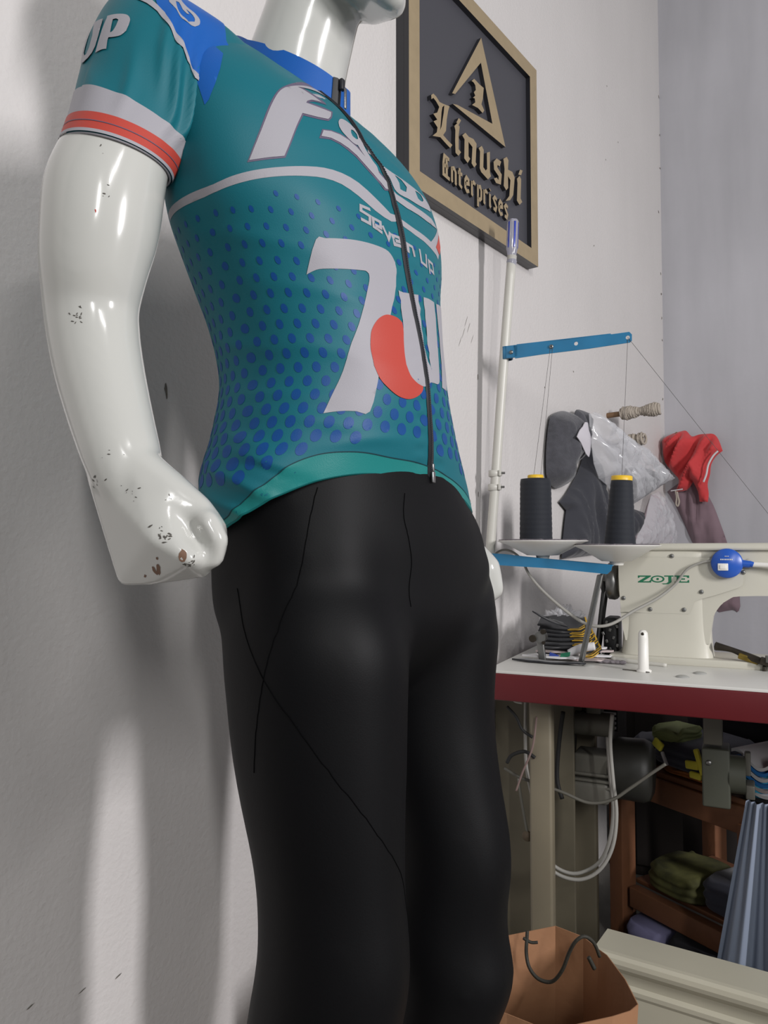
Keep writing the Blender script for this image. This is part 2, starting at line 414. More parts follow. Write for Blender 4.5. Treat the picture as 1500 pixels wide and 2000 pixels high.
# turned-in hem lip
lip = []
for k, (dr, dz) in enumerate(((0, 0), (-.0015, -.0012), (-.004, 0), (-.006, .01))):
    for i in range(NU):
        th = -math.pi+2*math.pi*i/NU; p = Vector(torso(th, hem(th))); c = Vector(M3(0, 0, p.z)); d = (p-c).normalized()
        lip.append(p+d*dr+Vector((0, 0, dz)))
jer.add(lip, [(k*NU+(i+1) % NU, k*NU+i, (k+1)*NU+i, (k+1)*NU+(i+1) % NU) for k in range(3) for i in range(NU)], M_trim)
O1 = .0003
WL = sorted([(q[0], q[1]) for q in [(2.0719,1.3246),(1.7688,1.3236),(1.5216,1.3243),(1.2825,1.3289),(1.0692,1.3341),(.8728,1.3394),(.6832,1.345),(.5588,1.3485),(.4329,1.3493),(.3147,1.3451),(.1941,1.3385),(.0671,1.338),(-.0256,1.3385),(-.13,1.3386),(-.2308,1.3403),(-.3439,1.3392)]])
def wline(th): return hermite(WL, th)[0]
def tisl(loops, m, off=O1, step=.005): island(jer, torso, loops, m, off, .14, step)
# --- hem band, with its stitch line
ST = sorted([(q[0], q[1]) for q in [(1.5841,1.0473),(1.4332,1.0616),(1.2592,1.0745),(1.0619,1.0924),(.8749,1.1026),(.6722,1.1064),(.3738,1.105),(.0809,1.1032),(-.0862,1.0979),(-.3421,1.0877)]])
STO = [(q[0], q[1]-hem(q[0])) for q in ST]
def stl(th): return hem(th)+hermite(STO, th)[0]
ths = [-1.9+i*.02 for i in range(200)]
tisl([[(t, hem(t)+.0003) for t in ths]+[(t, stl(t)) for t in reversed(ths)]], M_trim, .0004)
tisl([[(t, stl(t)-.0005) for t in ths]+[(t, stl(t)+.0005) for t in reversed(ths)]], M_dark, .0009)
# --- halftone dots growing towards the hem
k = 0
row = 0; z = 1.350
while z > 1.075:
    u = -1.15*.14-(.0105 if row % 2 else 0)
    rr = .0019+(1.350-z)/.27*.0048
    while u < 2.2*.14:
        th = u/.14
        if hem(th)+.033 < z < wline(th)-.012:
            tisl([[(th+rr*math.cos(a*math.pi/10)/.14, z+rr*math.sin(a*math.pi/10)) for a in range(20)]], M_dot, .00028, .0035)
        u += .0210
    z -= .0128; row += 1
# --- white chest line
C3 = (680, 380); S3 = 6.818
tisl([round_loop([(2.0743,1.3303),(1.7794,1.3296),(1.5708,1.3305),(1.4172,1.3318),(1.2616,1.3359),(1.051,1.3416),(.856,1.3475),(.666,1.3543),(.5409,1.3587),(.4134,1.361),(.2912,1.3595),(.1718,1.3529),(.0664,1.3455),(.0157,1.3492),(.0159,1.3426),(.0703,1.3367),(.1941,1.3385),(.3147,1.3451),(.4329,1.3493),(.5588,1.3485),(.6832,1.345),(.8728,1.3394),(1.0692,1.3341),(1.2825,1.3289),(1.5216,1.3243),(1.7688,1.3236),(2.0719,1.3246)], 60, 2)], M_print)
tisl([[(-.0038,1.3472),(-.0422,1.3471),(-.1465,1.3475),(-.2412,1.3487),(-.365,1.3497),(-.6617,1.3866),(-.6919,1.3817),(-.4767,1.3509),(-.5635,1.3471),(-.5179,1.3376),(-.4652,1.3399),(-.3492,1.3404),(-.2292,1.3408),(-.1319,1.3396),(-.0281,1.3401),(.0006,1.3413)]], M_print)
tisl([[(-.6919,1.3817),(-.6919,1.3767),(-.6919,1.3718),(-.7221,1.3668),(-.5855,1.3475),(-.4767,1.3509)]], M_red, .0005)
# --- big chest lettering
Fp = [(1.0844,1.3491),(1.0458,1.3561),(.9923,1.3664),(.9443,1.3765),(.9046,1.3853),(.8646,1.3939),(.8255,1.4018),(.7893,1.4086),(.7557,1.4147),(.7238,1.4201),(.6947,1.4245),(.6688,1.4279),(.6434,1.431),(-.5951,1.5552),(-.7006,1.5588),(-.8371,1.5625),(-1.0665,1.5669),(.5209,1.4416),(.4998,1.4421),(.4815,1.4421),(.4659,1.4415),(.4507,1.4408),(.4346,1.4402),(.4186,1.4395),(.4043,1.4388),(.3918,1.4378),(.3808,1.4369),(.373,1.4363),(.3857,1.4354),(.4037,1.4343),(.4212,1.4332),(.437,1.4322),(.4524,1.4313),(.4683,1.4301),(.4859,1.4282),(.5031,1.4262),(.5148,1.4248),(.5201,1.4238),(.5275,1.4224),(.5325,1.4215),(.5173,1.4218),(.4952,1.4224),(.4712,1.423),(.445,1.4238),(.4168,1.4246),(.3913,1.4255),(.3695,1.4262),(.351,1.4269),(.3379,1.4275),(.3463,1.4253),(.3574,1.4223),(.3689,1.4196),(.382,1.4173),(.3958,1.4151),(.4052,1.4137),(.4259,1.4126),(.4553,1.4111),(.4884,1.4096),(.5286,1.4082),(.572,1.4069),(.6022,1.4061),(.6239,1.4017),(.6533,1.3957),(.6818,1.3896),(.7063,1.3839),(.7295,1.3782),(.7517,1.3727),(.7759,1.367),(.8005,1.3616),(.8183,1.3578),(.8532,1.3564),(.9032,1.3547),(.9527,1.353),(1.0015,1.3514),(1.0502,1.35)]
Fo = [(1.1037,1.3473),(1.0632,1.3547),(1.0067,1.3656),(.9567,1.3762),(.9162,1.3853),(.8758,1.3941),(.836,1.4022),(.7986,1.4092),(.7637,1.4154),(.7302,1.421),(.6991,1.4257),(.6711,1.4294),(-.3295,1.5503),(-.5683,1.5563),(-.6858,1.5603),(-.8367,1.5643),(-1.1047,1.5695),(.5024,1.4454),(.4778,1.4464),(.4579,1.4466),(.4419,1.446),(.4257,1.4455),(.4084,1.445),(.3909,1.4446),(.3746,1.444),(.3577,1.4432),(.3415,1.4423),(.3304,1.4413),(.3274,1.4399),(.3294,1.4385),(.3308,1.4376),(.3439,1.4368),(.3626,1.4357),(.3826,1.4344),(.4032,1.4331),(.425,1.4318),(.4464,1.4302),(.4692,1.4281),(.4914,1.4259),(.5064,1.4245),(.4917,1.425),(.4702,1.4258),(.4469,1.4267),(.4224,1.4276),(.396,1.4285),(.3713,1.4294),(.3485,1.43),(.3277,1.4305),(.3132,1.4308),(.326,1.4275),(.342,1.4234),(.3578,1.4196),(.3754,1.4165),(.3938,1.4137),(.406,1.4119),(.4296,1.4105),(.4628,1.4088),(.4971,1.4073),(.5342,1.406),(.5724,1.4049),(.5989,1.4043),(.6189,1.4004),(.6463,1.3949),(.6734,1.3893),(.6975,1.3837),(.7206,1.3779),(.7431,1.3723),(.768,1.3664),(.7938,1.3605),(.8125,1.3565),(.8496,1.355),(.9027,1.3531),(.9561,1.3514),(1.0102,1.3497),(1.065,1.3482)]
tisl([Fo], M_edge, .0003); tisl([Fp], M_print, .0007)
tisl([round_loop([(.3174,1.4181),(.2829,1.4247),(.2462,1.4281),(.2039,1.4283),(.1763,1.4245),(.1745,1.4175),(.1863,1.4107),(.2143,1.4028),(.2537,1.4008),(.2891,1.4031),(.3223,1.4072),(.3309,1.4119)], 60, 3), round_loop([(.2253,1.4182),(.2025,1.4193),(.1888,1.4166),(.1988,1.4105),(.2208,1.4087),(.2417,1.4099),(.2415,1.4132)], 60, 2)], M_print, .0006)
tisl([round_loop([(.1797,1.4135),(.1695,1.4106),(.166,1.4038),(.1527,1.3997),(.1319,1.3929),(.1076,1.3894),(.0997,1.3822),(.1113,1.3822),(.145,1.3855),(.1808,1.3913),(.2076,1.3963),(.2249,1.4017)], 60, 3)], M_print, .0006)
tisl([[(.1461,1.404),(.13,1.4045),(.1189,1.4021),(.1337,1.4003),(.15,1.4008)]], M_print, .0006)
SW = [(.5129,1.3894),(.4818,1.397),(.4207,1.4002),(.3516,1.4018),(.2941,1.4011),(.2414,1.3982),(.1926,1.3929),(.1345,1.387),(.0885,1.3822),(.0453,1.3788),(.0387,1.3727),(.0695,1.3709),(.0996,1.3738),(.1577,1.3781),(.2122,1.3829),(.2642,1.388),(.3179,1.391),(.3737,1.3924),(.439,1.3924)]
SWo = [(.5329,1.3864),(.4866,1.398),(.4149,1.4019),(.3429,1.4037),(.2823,1.4034),(.2297,1.4004),(.1812,1.3952),(.1253,1.389),(.076,1.3848),(.0377,1.3812),(.0356,1.3716),(.0773,1.3685),(.1064,1.3721),(.1663,1.3762),(.2214,1.3809),(.274,1.386),(.3288,1.3887),(.3815,1.3906),(.4442,1.3906)]
tisl([SWo], M_edge, .0003); tisl([SW], M_print, .0007)
tisl([round_loop([(.0701,1.3975),(.0435,1.3964),(.0047,1.3967),(-.0258,1.3971),(-.0885,1.398),(-.1789,1.4003),(-.296,1.4029),(-.433,1.4049),(-.5124,1.4023),(-.4922,1.3945),(-.3881,1.3889),(-.2693,1.3833),(-.1833,1.3803),(-.1036,1.3785),(-.0293,1.3758),(.0014,1.3774),(.013,1.3835),(.0252,1.3886),(.0504,1.3913)], 60, 2), round_loop([(-.0235,1.396),(-.0742,1.396),(-.1228,1.3928),(-.0935,1.3845),(-.0403,1.3824),(-.0484,1.39)], 60, 2), round_loop([(-.2369,1.399),(-.3335,1.4024),(-.3511,1.3972),(-.3107,1.3924),(-.2461,1.3909)], 60, 2)], M_print, .0006)
tisl([[(.0134,1.3743),(-.0053,1.3731),(-.0831,1.3745),(-.1876,1.3758),(-.3216,1.3792),(-.4493,1.3827),(-.526,1.382),(-.598,1.3806),(-.4604,1.375),(-.3211,1.3709),(-.2014,1.3687),(-.0734,1.3652),(-.005,1.3655),(.0145,1.3661)]], M_print, .0006)
# --- white piping below the collar
COLLINE = [(.0916,1.5554),(-.1727,1.5568),(-.4873,1.5593),(-1.0572,1.5656),(.5121,1.435)]
tisl([[(1.5016,1.5841),(1.457,1.5738),(1.4155,1.5613),(1.0069,1.4545),(1.0939,1.4326),(1.182,1.4154),(1.2737,1.401),(1.3203,1.3968),(1.3174,1.4186),(1.292,1.454),(1.2003,1.5048),(1.0899,1.5205)]], M_blue, .0003)
# --- the big 7, the red bean and the U P
tisl([round_loop([(.9063,1.2627),(.7456,1.2925),(.6683,1.2951),(.5548,1.2979),(.4101,1.3013),(.2721,1.3036),(.1616,1.3043),(.1174,1.3012),(.0878,1.2966),(.0942,1.2897),(.1145,1.2782),(.1672,1.2609),(.215,1.2505),(.2578,1.2405),(.3906,1.208),(.5053,1.1787),(.5684,1.1447),(.6778,1.1438),(.7703,1.1433),(.8599,1.1418),(.9337,1.1399),(.869,1.1645),(.7413,1.1971),(.5818,1.2255),(.4553,1.2516),(.3833,1.2679),(.3709,1.2743),(.3915,1.2761),(.4324,1.2755),(.5737,1.2727),(.6906,1.2705),(.788,1.2685),(.8508,1.2658)], 45, 3)], M_print, .0006)
tisl([round_loop([(.1099,1.2698),(.1094,1.26),(.1319,1.2448),(.1358,1.2359),(.1725,1.219),(.1917,1.2072),(.2031,1.1955),(.1803,1.1858),(.1257,1.1804),(.0448,1.1782),(.0085,1.1797),(-.0444,1.1851),(-.1347,1.1859),(-.1887,1.1886),(-.2226,1.197),(-.2836,1.2238),(-.343,1.2636),(-.3397,1.2802),(-.2339,1.2791),(-.1472,1.2768),(-.1421,1.2696),(-.1337,1.2549),(-.1113,1.236),(-.0942,1.2174),(-.088,1.1991),(-.0635,1.2069),(-.0469,1.2181),(-.052,1.2336),(-.0594,1.248),(-.0771,1.2617),(-.0758,1.2756),(-.0027,1.2726),(.0641,1.27)], 45, 2)], M_print, .0006)
tisl([[(-.395,1.281),(-.5141,1.2846),(-.6617,1.2875),(-.6617,1.2748),(-.6119,1.2476),(-.5982,1.2141),(-.381,1.1848),(-.2426,1.1851),(-.3401,1.2131),(-.396,1.2466),(-.3921,1.2707)]], M_print, .0006)
tisl([round_loop([(.5032,1.2154),(.4763,1.2223),(.4262,1.2297),(.3681,1.2358),(.3041,1.24),(.2452,1.2411),(.1879,1.2406),(.1457,1.2377),(.1485,1.2309),(.1725,1.219),(.1917,1.2072),(.2031,1.1955),(.1803,1.1858),(.1257,1.1804),(.0448,1.1782),(.0598,1.173),(.126,1.1663),(.2006,1.1623),(.2732,1.1617),(.343,1.1637),(.4219,1.169),(.4961,1.1766),(.5368,1.1879),(.5337,1.202)], 70, 3)], M_red, .0009)
# --- small wording above the 7
for P in ([(.2398,1.3365),(.3137,1.3359),(.3223,1.3309),(.2539,1.3296),(.266,1.3221),(.3362,1.3228)], [(.1676,1.3192),(.2355,1.321),(.2306,1.3292),(.172,1.329),(.175,1.3234),(.2273,1.3235)],
          [(.1566,1.3267),(.1211,1.3161),(.095,1.3244)], [(.0172,1.3164),(.0677,1.3146),(.0783,1.3225),(.0213,1.3242),(.0182,1.3203),(.0714,1.3181)],
          [(-.0112,1.3244),(-.0156,1.3158)], [(-.0369,1.3148),(-.0308,1.323),(-.0723,1.323),(-.0978,1.3147)],
          [(-.158,1.327),(-.1739,1.314),(-.2469,1.3136),(-.2443,1.327)], [(-.3022,1.3087),(-.282,1.3223),(-.3558,1.3225),(-.3773,1.3135),(-.3114,1.314)]):
    q = stroke([(p[0]*.14, p[1]) for p in P], .0030); tisl([[(a/.14, b) for a, b in q]], M_print, .0005, .004)
jersey = toman(jer.build('jersey')); jersey['label'] = 'teal cycling jersey with blue dots, white lettering and a long zip'
# --- sleeve (both sides; the far one is the mirror image)
def mk_sleeve(mirror):
    mb = MB(); n1, n2 = 160, 120
    cl = .04
    def S(th, t):
        p = sleeve(th, t)
        return p
    vs = [S(2*math.pi*i/n1, j/n2) for j in range(n2+1) for i in range(n1)]
    fs = [(j*n1+(i+1) % n1, j*n1+i, (j+1)*n1+i, (j+1)*n1+(i+1) % n1) for j in range(n2) for i in range(n1)]
    mb.add(vs, fs, M_teal)
    lp = []
    for k, (t, s) in enumerate(((1.0, 1.0), (1.012, .995), (1.012, .955), (.93, .94))):
        cc = Vector(S(0, t))+Vector(S(math.pi, t)); cc /= 2
        for i in range(n1): lp.append(cc+(Vector(S(2*math.pi*i/n1, min(t, 1)))-cc)*s+(Vector((0, 0, -.0012)) if t > 1 else Vector()))
    mb.add(lp, [(k*n1+(i+1) % n1, k*n1+i, (k+1)*n1+i, (k+1)*n1+(i+1) % n1) for k in range(3) for i in range(n1)], M_print)
    # cuff bands
    def band(t0, t1, m, off):
        N = 120; v = []
        for tt in (t0, (t0+t1)/2, t1):
            for i in range(N):
                a = 2*math.pi*i/N; nn = snorm(S, a, min(tt, .997)); v.append(Vector(S(a, tt))+nn*off)
        mb.add(v, [(k*N+(i+1) % N, k*N+i, (k+1)*N+i, (k+1)*N+(i+1) % N) for k in range(2) for i in range(N)], m)
    band(.66+.135, .905, M_print, .0006); band(.90, .985, M_red, .0010); band(.942, .946, M_edge, .0014); band(.985, 1.0, M_print, .0014)
    def sisl(l, m, off=.0006): island(mb, S, l, m, off+.0004, .055, .003, -1)
    # blue yoke with white edge and mark
    sisl([[(.5229,.3971),(.6717,.4357),(.803,.4426),(.9216,.4647),(1.0277,.4766),(1.182,.4927),(1.2854,.4943),(1.3869,.5232),(1.5352,.5247),(1.6662,.516),(1.708,.5315),(1.7732,.5384),(1.8341,.4111),(1.6582,.313),(1.2824,.2528),(.9989,.1981),(.7181,.1392),(.6819,.1772),(.6094,.2278),(.5369,.2658),(.4282,.3038)]], M_blue, .0003)
    sisl([[(.2422,.4268),(.4141,.4574),(.5643,.4553),(.7198,.458),(.8587,.4715),(.9854,.4914),(1.1075,.5103),(1.2231,.5132),(1.3382,.5157),(1.4468,.5505),(1.6031,.5384),(1.6986,.5465),(1.7191,.5659),(1.7365,.5926),(1.7406,.5728),(1.708,.5315),(1.6662,.516),(1.5352,.5247),(1.3869,.5232),(1.2854,.4943),(1.182,.4927),(1.0277,.4766),(.9216,.4647),(.803,.4426),(.6717,.4357),(.5414,.4307),(.3873,.4121)]], M_print, .0006)
    if not mirror:
        sisl([round_loop([(.7021,.3805),(.8669,.3983),(.9939,.4094),(1.0694,.3958),(1.1072,.3701),(1.094,.3407),(1.03,.3214),(.9683,.3246),(.8914,.3341),(.784,.3344),(.6471,.3128)], 60, 3), round_loop([(.7677,.3615),(.8188,.3499),(.9129,.3514),(1.0168,.3463),(1.0586,.3584),(1.0482,.3957),(.9686,.3979),(.8742,.3908)], 60, 3)], M_print, .0006)
        sisl([[(.7706,.3513),(.8771,.3484),(.9798,.3626),(.9676,.3708),(.8966,.3695)]], M_print, .0006)
        sisl([round_loop([(.0636,.6766),(.1,.5527),(.0892,.5432),(.2003,.5363),(.3376,.5289),(.4165,.5283),(.4719,.5389),(.4888,.5575),(.4867,.5826),(.4298,.6032),(.3381,.6153),(.2499,.6212),(.2453,.6325),(.2611,.6594),(.1836,.6639)], 50, 3), round_loop([(.2234,.5565),(.2727,.5517),(.316,.5548),(.3165,.5759),(.2927,.5968),(.2551,.6041),(.2419,.5831)], 60, 2)], M_print, .0006)
        sisl([[(-.3465,.6985),(-.4779,.6329),(-.4416,.5823),(-.3691,.5696),(-.3691,.5443),(-.3264,.5738),(-.3333,.6184),(-.3472,.6515),(-.2467,.6755),(-.1777,.6739),(-.1337,.6523),(-.12,.6088),(-.2061,.5497),(.0147,.5513),(.0345,.5708),(.0437,.6156),(.0277,.6536),(-.0157,.676),(-.0977,.694),(-.2,.7036)]], M_print, .0006)
    if mirror:
        # reflect through the body's middle plane, then bring the far arm closer to the back
        out = []
        for v in mb.v:
            d = Vector(v)-Vector(MC); r = d.dot(Vector(RV)); f = d.dot(Vector(FV)); rr = .08-r
            dn = max(0.0, min(1.0, (1.47-v[2])/.12))
            out.append(M3(rr+.045*dn+.015, f-.045*dn-.01, v[2]))
        mb.v = out; mb.f = [tuple(reversed(f)) for f in mb.f]
    return mb
for mir in (0, 1):
    sl = mk_sleeve(mir).build('sleeve'); sl.parent = jersey
    sl['label'] = 'far short sleeve' if mir else 'near short sleeve with blue yoke, white and red cuff bands'
# --- zip
zp = MB(); jer2 = MB()
def ribbon(S, path, w, off, m, mb, sx=.14):
    V = []; n = len(path)
    for k, (u, v) in enumerate(path):
        a = path[max(k-1, 0)]; b = path[min(k+1, n-1)]; d = Vector(((b[0]-a[0])*sx, b[1]-a[1])).normalized(); nn = Vector((-d.y, d.x))
        for s in (-1, -.33, .33, 1):
            uu, vv = u+nn.x*w/2*s/sx, v+nn.y*w/2*s
            V.append(Vector(S(uu, vv))+snorm(S, uu, vv)*(off if abs(s) < .9 else off*.4))
    mb.add(V, [(k*4+j, k*4+j+1, (k+1)*4+j+1, (k+1)*4+j) for k in range(n-1) for j in range(3)], m)
ZIP = [(hermite([(q[1], q[0]) for q in sorted([(.0007,1.087),(-.0019,1.1323),(-.0011,1.172),(-.0193,1.2195),(-.0119,1.2601),(-.007,1.2894),(.0006,1.3236),(.0182,1.3592),(.0485,1.3872),(.0894,1.3983),(.1253,1.4049),(.1553,1.4115)], key=lambda q: q[1])], 1.088+i*(1.435-1.088)/100)[0], 1.088+i*(1.435-1.088)/100) for i in range(101)]
ZIP += [(ZIP[-1][0]*(1-(i+1)/16)+.16*(i+1)/16, 1.435+(i+1)*.0028) for i in range(16)]
ribbon(torso, [(p.x, p.y) for p in spline([Vector((q[0], q[1], 0)) for q in COLLINE], 6)], .0042, .0008, M_print, jer2)
ribbon(torso, ZIP, .0056, .0016, M_blk, zp)
for k in range(len(ZIP)-1):
    for h in (0, .5):
        u = ZIP[k][0]*(1-h)+ZIP[k+1][0]*h; v = ZIP[k][1]*(1-h)+ZIP[k+1][1]*h
        n = snorm(torso, u, v); p = Vector(torso(u, v))+n*.0018
        X = Vector(RV); Z = Vector((0, 0, 1)); zp.box(p, (.0030, .0010, .0008), M_tooth, X=X, Y=n, Z=n.cross(X).normalized())
o = jer2.build('collar_piping'); o.parent = jersey; o['label'] = 'white piping below the collar'
zo = zp.build('zip'); zo.parent = jersey; zo['label'] = 'black front zip'
pl = MB(); n = snorm(torso, 0, 1.095); p = Vector(torso(ZIP[1][0], 1.092))+n*.004
pl.box(p, (.006, .003, .012), M_steel, X=RV, Y=n, Z=(0, 0, 1), bev=.001)
pl.box(p+Vector((0, 0, .010)), (.0035, .002, .008), M_steel, X=RV, Y=n, Z=(0, 0, 1), bev=.0007)
o = pl.build('zip_stop'); o.parent = jersey
# --- collar: a soft stand-up band
col = MB(); NC = 96
def ccen(z): return (.040, -.052+.02*(1.56-z)/.08)
def collar(ph, h, off=0.0):
    """ph 0 = front; h 0..1 up the band"""
    c, s = math.cos(ph), math.sin(ph)
    lean = .5-.5*c                                    # 0 front, 1 back
    z = 1.474+.086*lean**.8+h*(.030-.004*lean)
    rs = .062+off-.004*h; rf = (.080+.006*h*c if c > 0 else .052)+off-.004*h
    return M3(.040+rs*s, -.050+rf*c, z)
a0 = .07
for off, rev in ((0.0, 0), (-.0025, 1)):
    V = [collar(.16+a0+(2*math.pi-2*a0)*i/NC, j/10, off) for j in range(11) for i in range(NC+1)]
    W1 = NC+1; fs = [(j*W1+i+1, j*W1+i, (j+1)*W1+i, (j+1)*W1+i+1) for j in range(10) for i in range(NC)]
    if rev: fs = [tuple(reversed(f)) for f in fs]
    col.add(V, fs, M_blue)
V = [collar(.16+a0+(2*math.pi-2*a0)*i/NC, 1, off) for off in (0, -.0025) for i in range(NC+1)]
col.add(V, [(i, i+1, NC+1+i+1, NC+1+i) for i in range(NC)], M_blue)
co = col.build('collar'); co.parent = jersey; co['label'] = 'blue stand-up collar'
cz = MB()
for s in (-1, 1):
    for k in range(16):
        pass
V = []
for j in range(11):
    for s, off in ((-1, .001), (-.4, .0035), (.4, .0035), (1, .001)):
        V.append(collar(.16+s*.095, j/10*.99, off))
cz.add(V, [(j*4+k, j*4+k+1, (j+1)*4+k+1, (j+1)*4+k) for j in range(10) for k in range(3)], M_blk)
p0 = Vector(collar(.13, .80, .006)); cz.box(p0, (.006, .004, .012), M_blk, X=RV, Y=FV, bev=.001)
cz.box(p0+Vector((0, 0, -.016))+Vector(FV)*.004, (.0035, .002, .022), M_steel, X=RV, Y=FV, bev=.0008)
o = cz.build('zip_pull'); o.parent = jersey; o['label'] = 'black zip end with metal pull tab'
# ---------------------------------------------------------------- tights
PEL = [(1.13,.150,.104,.10,.000,0),(1.10,.163,.104,.108,-.010,0),(1.06,.1782,.1085,.115,-.0210,0),(1.02,.1906,.115,.122,-.040,0),(.98,.2025,.1150,.124,-.0527,0),(.94,.204,.112,.118,-.056,.004),(.90,.145,.080,.09,-.045,.014),(.86,.07,.04,.05,-.035,.018)]
LEGN = [(1.05,.030,.005),(1.01,.055,.014),(.97,.078,.026),(.925,.0897,.0328),(.874,.0872,.0352),(.822,.0837,.0382),(.771,.0782,.0436),(.735,.0736,.0486),(.704,.0707,.0521),(.668,.0702,.0543),(.643,.0707,.0553),(.617,.0721,.0536),(.591,.0731,.0489),(.566,.0731,.0439),(.540,.0701,.0362),(.48,.064,.020),(.42,.056,.004),(.34,.046,-.010),(.26,.038,-.018),(.19,.034,-.02)]
LEGF = [(1.05,.008),(1.01,.014),(.97,.024),(.925,.030),(.874,.0295),(.822,.0316),(.771,.0437),(.735,.0546),(.704,.0645),(.668,.0686),(.643,.0651),(.617,.0602),(.591,.0599),(.566,.0648),(.540,.0749),(.48,.06),(.42,.04),(.34,.02),(.26,.01),(.19,.01)]
def body_lofts(mb, m, k):
    """hips and legs; k shrinks for the body under the cloth"""
    rr = []
    P = sorted(PEL)
    for i in range(33):
        z = .86+(1.13-.86)*i/32; a, bf, bb, l, f = hermite(P, z); ring = []
        for j in range(72):
            t = 2*math.pi*j/72; s, c = math.sin(t), math.cos(t); n = 2.3
            ss = math.copysign(abs(s)**(2/n), s); cc = math.copysign(abs(c)**(2/n), c)
            dn = .012*bump(t, .22)*bump(z-1.0, .06) if t < 1 else 0
            ring.append(M3((a-k)*ss+l, ((bf if c > 0 else bb)-k)*cc+f, z))
        rr.append(ring)
    loft(mb, rr, m)
    for side in (0, 1):
        T = sorted([(q[0], q[1], q[2]) for q in LEGN]); TF = sorted(LEGF); rr = []
        for i in range(64):
            z = .17+(1.04-.17)*i/63; rad, f = hermite(T, z); r = .085
            if side: f = hermite(TF, z)[0]; r = hermite([(.17, -.10), (.6, -.118), (.8, -.122), (.95, -.128)], z)[0]
            ring = []
            for j in range(56):
                t = 2*math.pi*j/56
                kn = 1+.05*bump(z-.635, .035)*max(0, math.cos(t))
                ring.append(M3((rad*.95-k)*math.sin(t)+r, (rad*1.05-k)*math.cos(t)*kn+f, z))
            rr.append(ring)
        loft(mb, rr, m)
M_tights = mat('black lycra tights', (5, 5, 7), .55, spec=.16, bump=(700, .2, .0004))
tb = MB(); body_lofts(tb, M_tights, 0)
# soft fullness at the front and hips
ellipsoid(tb, M3(.066, .022, 1.005), (.088, .080, .095), M_tights, X=RV, Y=FV)
ellipsoid(tb, M3(-.135, .022, 1.005), (.088, .080, .095), M_tights, X=RV, Y=FV)
ellipsoid(tb, M3(-.040, .075, .955), (.040, .040, .060), M_tights, X=RV, Y=FV)
tights = toman(remesh('tights', tb.build('tights'), .0045, 110, None, [M_tights])); tights['label'] = 'black stretch tights'
# cloth creases below the far hip
for v in tights.data.vertices:
    d = Vector(v.co)-Vector(MC); r = d.dot(Vector(RV)); f = d.dot(Vector(FV)); z = v.co.z
    if f > 0:
        a = (r+.15)*.35+(z-.945)
        v.co += Vector(FV)*(.002*bump(a, .009)*bump(r+.15, .05)-.002*bump(a-.022, .010)*bump(r+.15, .05)+.002*bump(a-.045, .012)*bump(r+.16, .04))
bvt = BVHTree.FromObject(tights, bpy.context.evaluated_depsgraph_get())
def on_tights(p):
    h = bvt.find_nearest(Vector(p)); return h[0]+h[1]*.0001
M_seam = mat('black seam', (6, 6, 7), .9, spec=.05)
def seam(pts):
    mb = MB(); P = spline([Vector(p) for p in pts], 8); mb.tube([on_tights(p) for p in P], .0005, M_seam, n=6, sub=1)
    o = mb.build('seam'); o.parent = tights
seam([(.0432,.735,1.0742),(.0409,.73,1.0519),(.0431,.735,1.0276),(.0433,.74,1.003),(.0383,.74,.9785),(.0309,.75,.9606)])
seam([(-.0664,.72,1.0707),(-.07,.7,1.0272),(-.0767,.7,.9807),(-.0835,.7,.9437),(-.0935,.7,.8977),(-.1015,.7,.8566),(-.1068,.7,.8201)])
seam([(-.1339,.72,.9796),(-.1177,.71,.9473),(-.0972,.7,.9115),(-.0739,.7,.8748),(-.0507,.7,.8292),(-.0276,.7,.7839),(-.007,.71,.7393),(.0094,.72,.7077),(.0157,.73,.6707),(.0169,.74,.6329)])
# ---------------------------------------------------------------- white body: head, neck, trunk, arms, feet as one skin
bd = MB()
body_lofts(bd, M_white, .006)
rr = []
for i in range(40):
    z = 1.115+(1.546-1.115)*i/39; ring = []
    c = Vector(M3(hermite(TORSO, z)[3], hermite(TORSO, z)[4], z))
    for j in range(64):
        p = Vector(torso(-math.pi+2*math.pi*j/64, z)); d = p-c; ring.append(c+d*max(.1, 1-.007/max(d.length, .01)))
    rr.append(ring)
loft(bd, rr, M_white)
def arm_loft(pts, n=40):
    """pts: centre, radius across, radius depth"""
    rr = []; N = 60; T = [(i/(len(pts)-1),)+tuple(p[0])+(p[1], p[2]) for i, p in enumerate(pts)]
    for i in range(N+1):
        t = i/N; q = hermite(T, t); q2 = hermite(T, min(1, t+.01)); q1 = hermite(T, max(0, t-.01))
        d = (Vector(q2[:3])-Vector(q1[:3])).normalized(); x = (Vector(RV)-d*Vector(RV).dot(d)).normalized(); y = d.cross(x)
        rr.append([Vector(q[:3])+x*q[3]*math.cos(2*math.pi*k/n)+y*q[4]*math.sin(2*math.pi*k/n) for k in range(n)])
    return rr
NARM = [(M3(.14, -.055, 1.49), .046, .046), (M3(.19, -.055, 1.465), .046, .046), (M3(.225, -.055, 1.42), .042, .044), (M3(.250, -.053, 1.375), .0425, .044),
 ((-.2328,.65,1.3505), .0450, .0465), ((-.2393,.646,1.3206), .0490, .0490), ((-.2424,.644,1.2886), .0485, .0480), ((-.2471,.645,1.2579), .0445, .0450), ((-.2506,.65,1.2241), .0385, .0410),
 ((-.2472,.648,1.1969), .0375, .0385), ((-.2405,.643,1.1693), .0365, .0370), ((-.2315,.636,1.1418), .0350, .0350), ((-.2215,.628,1.1148), .0335, .0325), ((-.2116,.62,1.0907), .0315, .0300), ((-.2025,.616,1.0675), .0270, .0260), ((-.1953,.616,1.0469), .018, .018)]
R1 = arm_loft(NARM); loft(bd, R1, M_white)
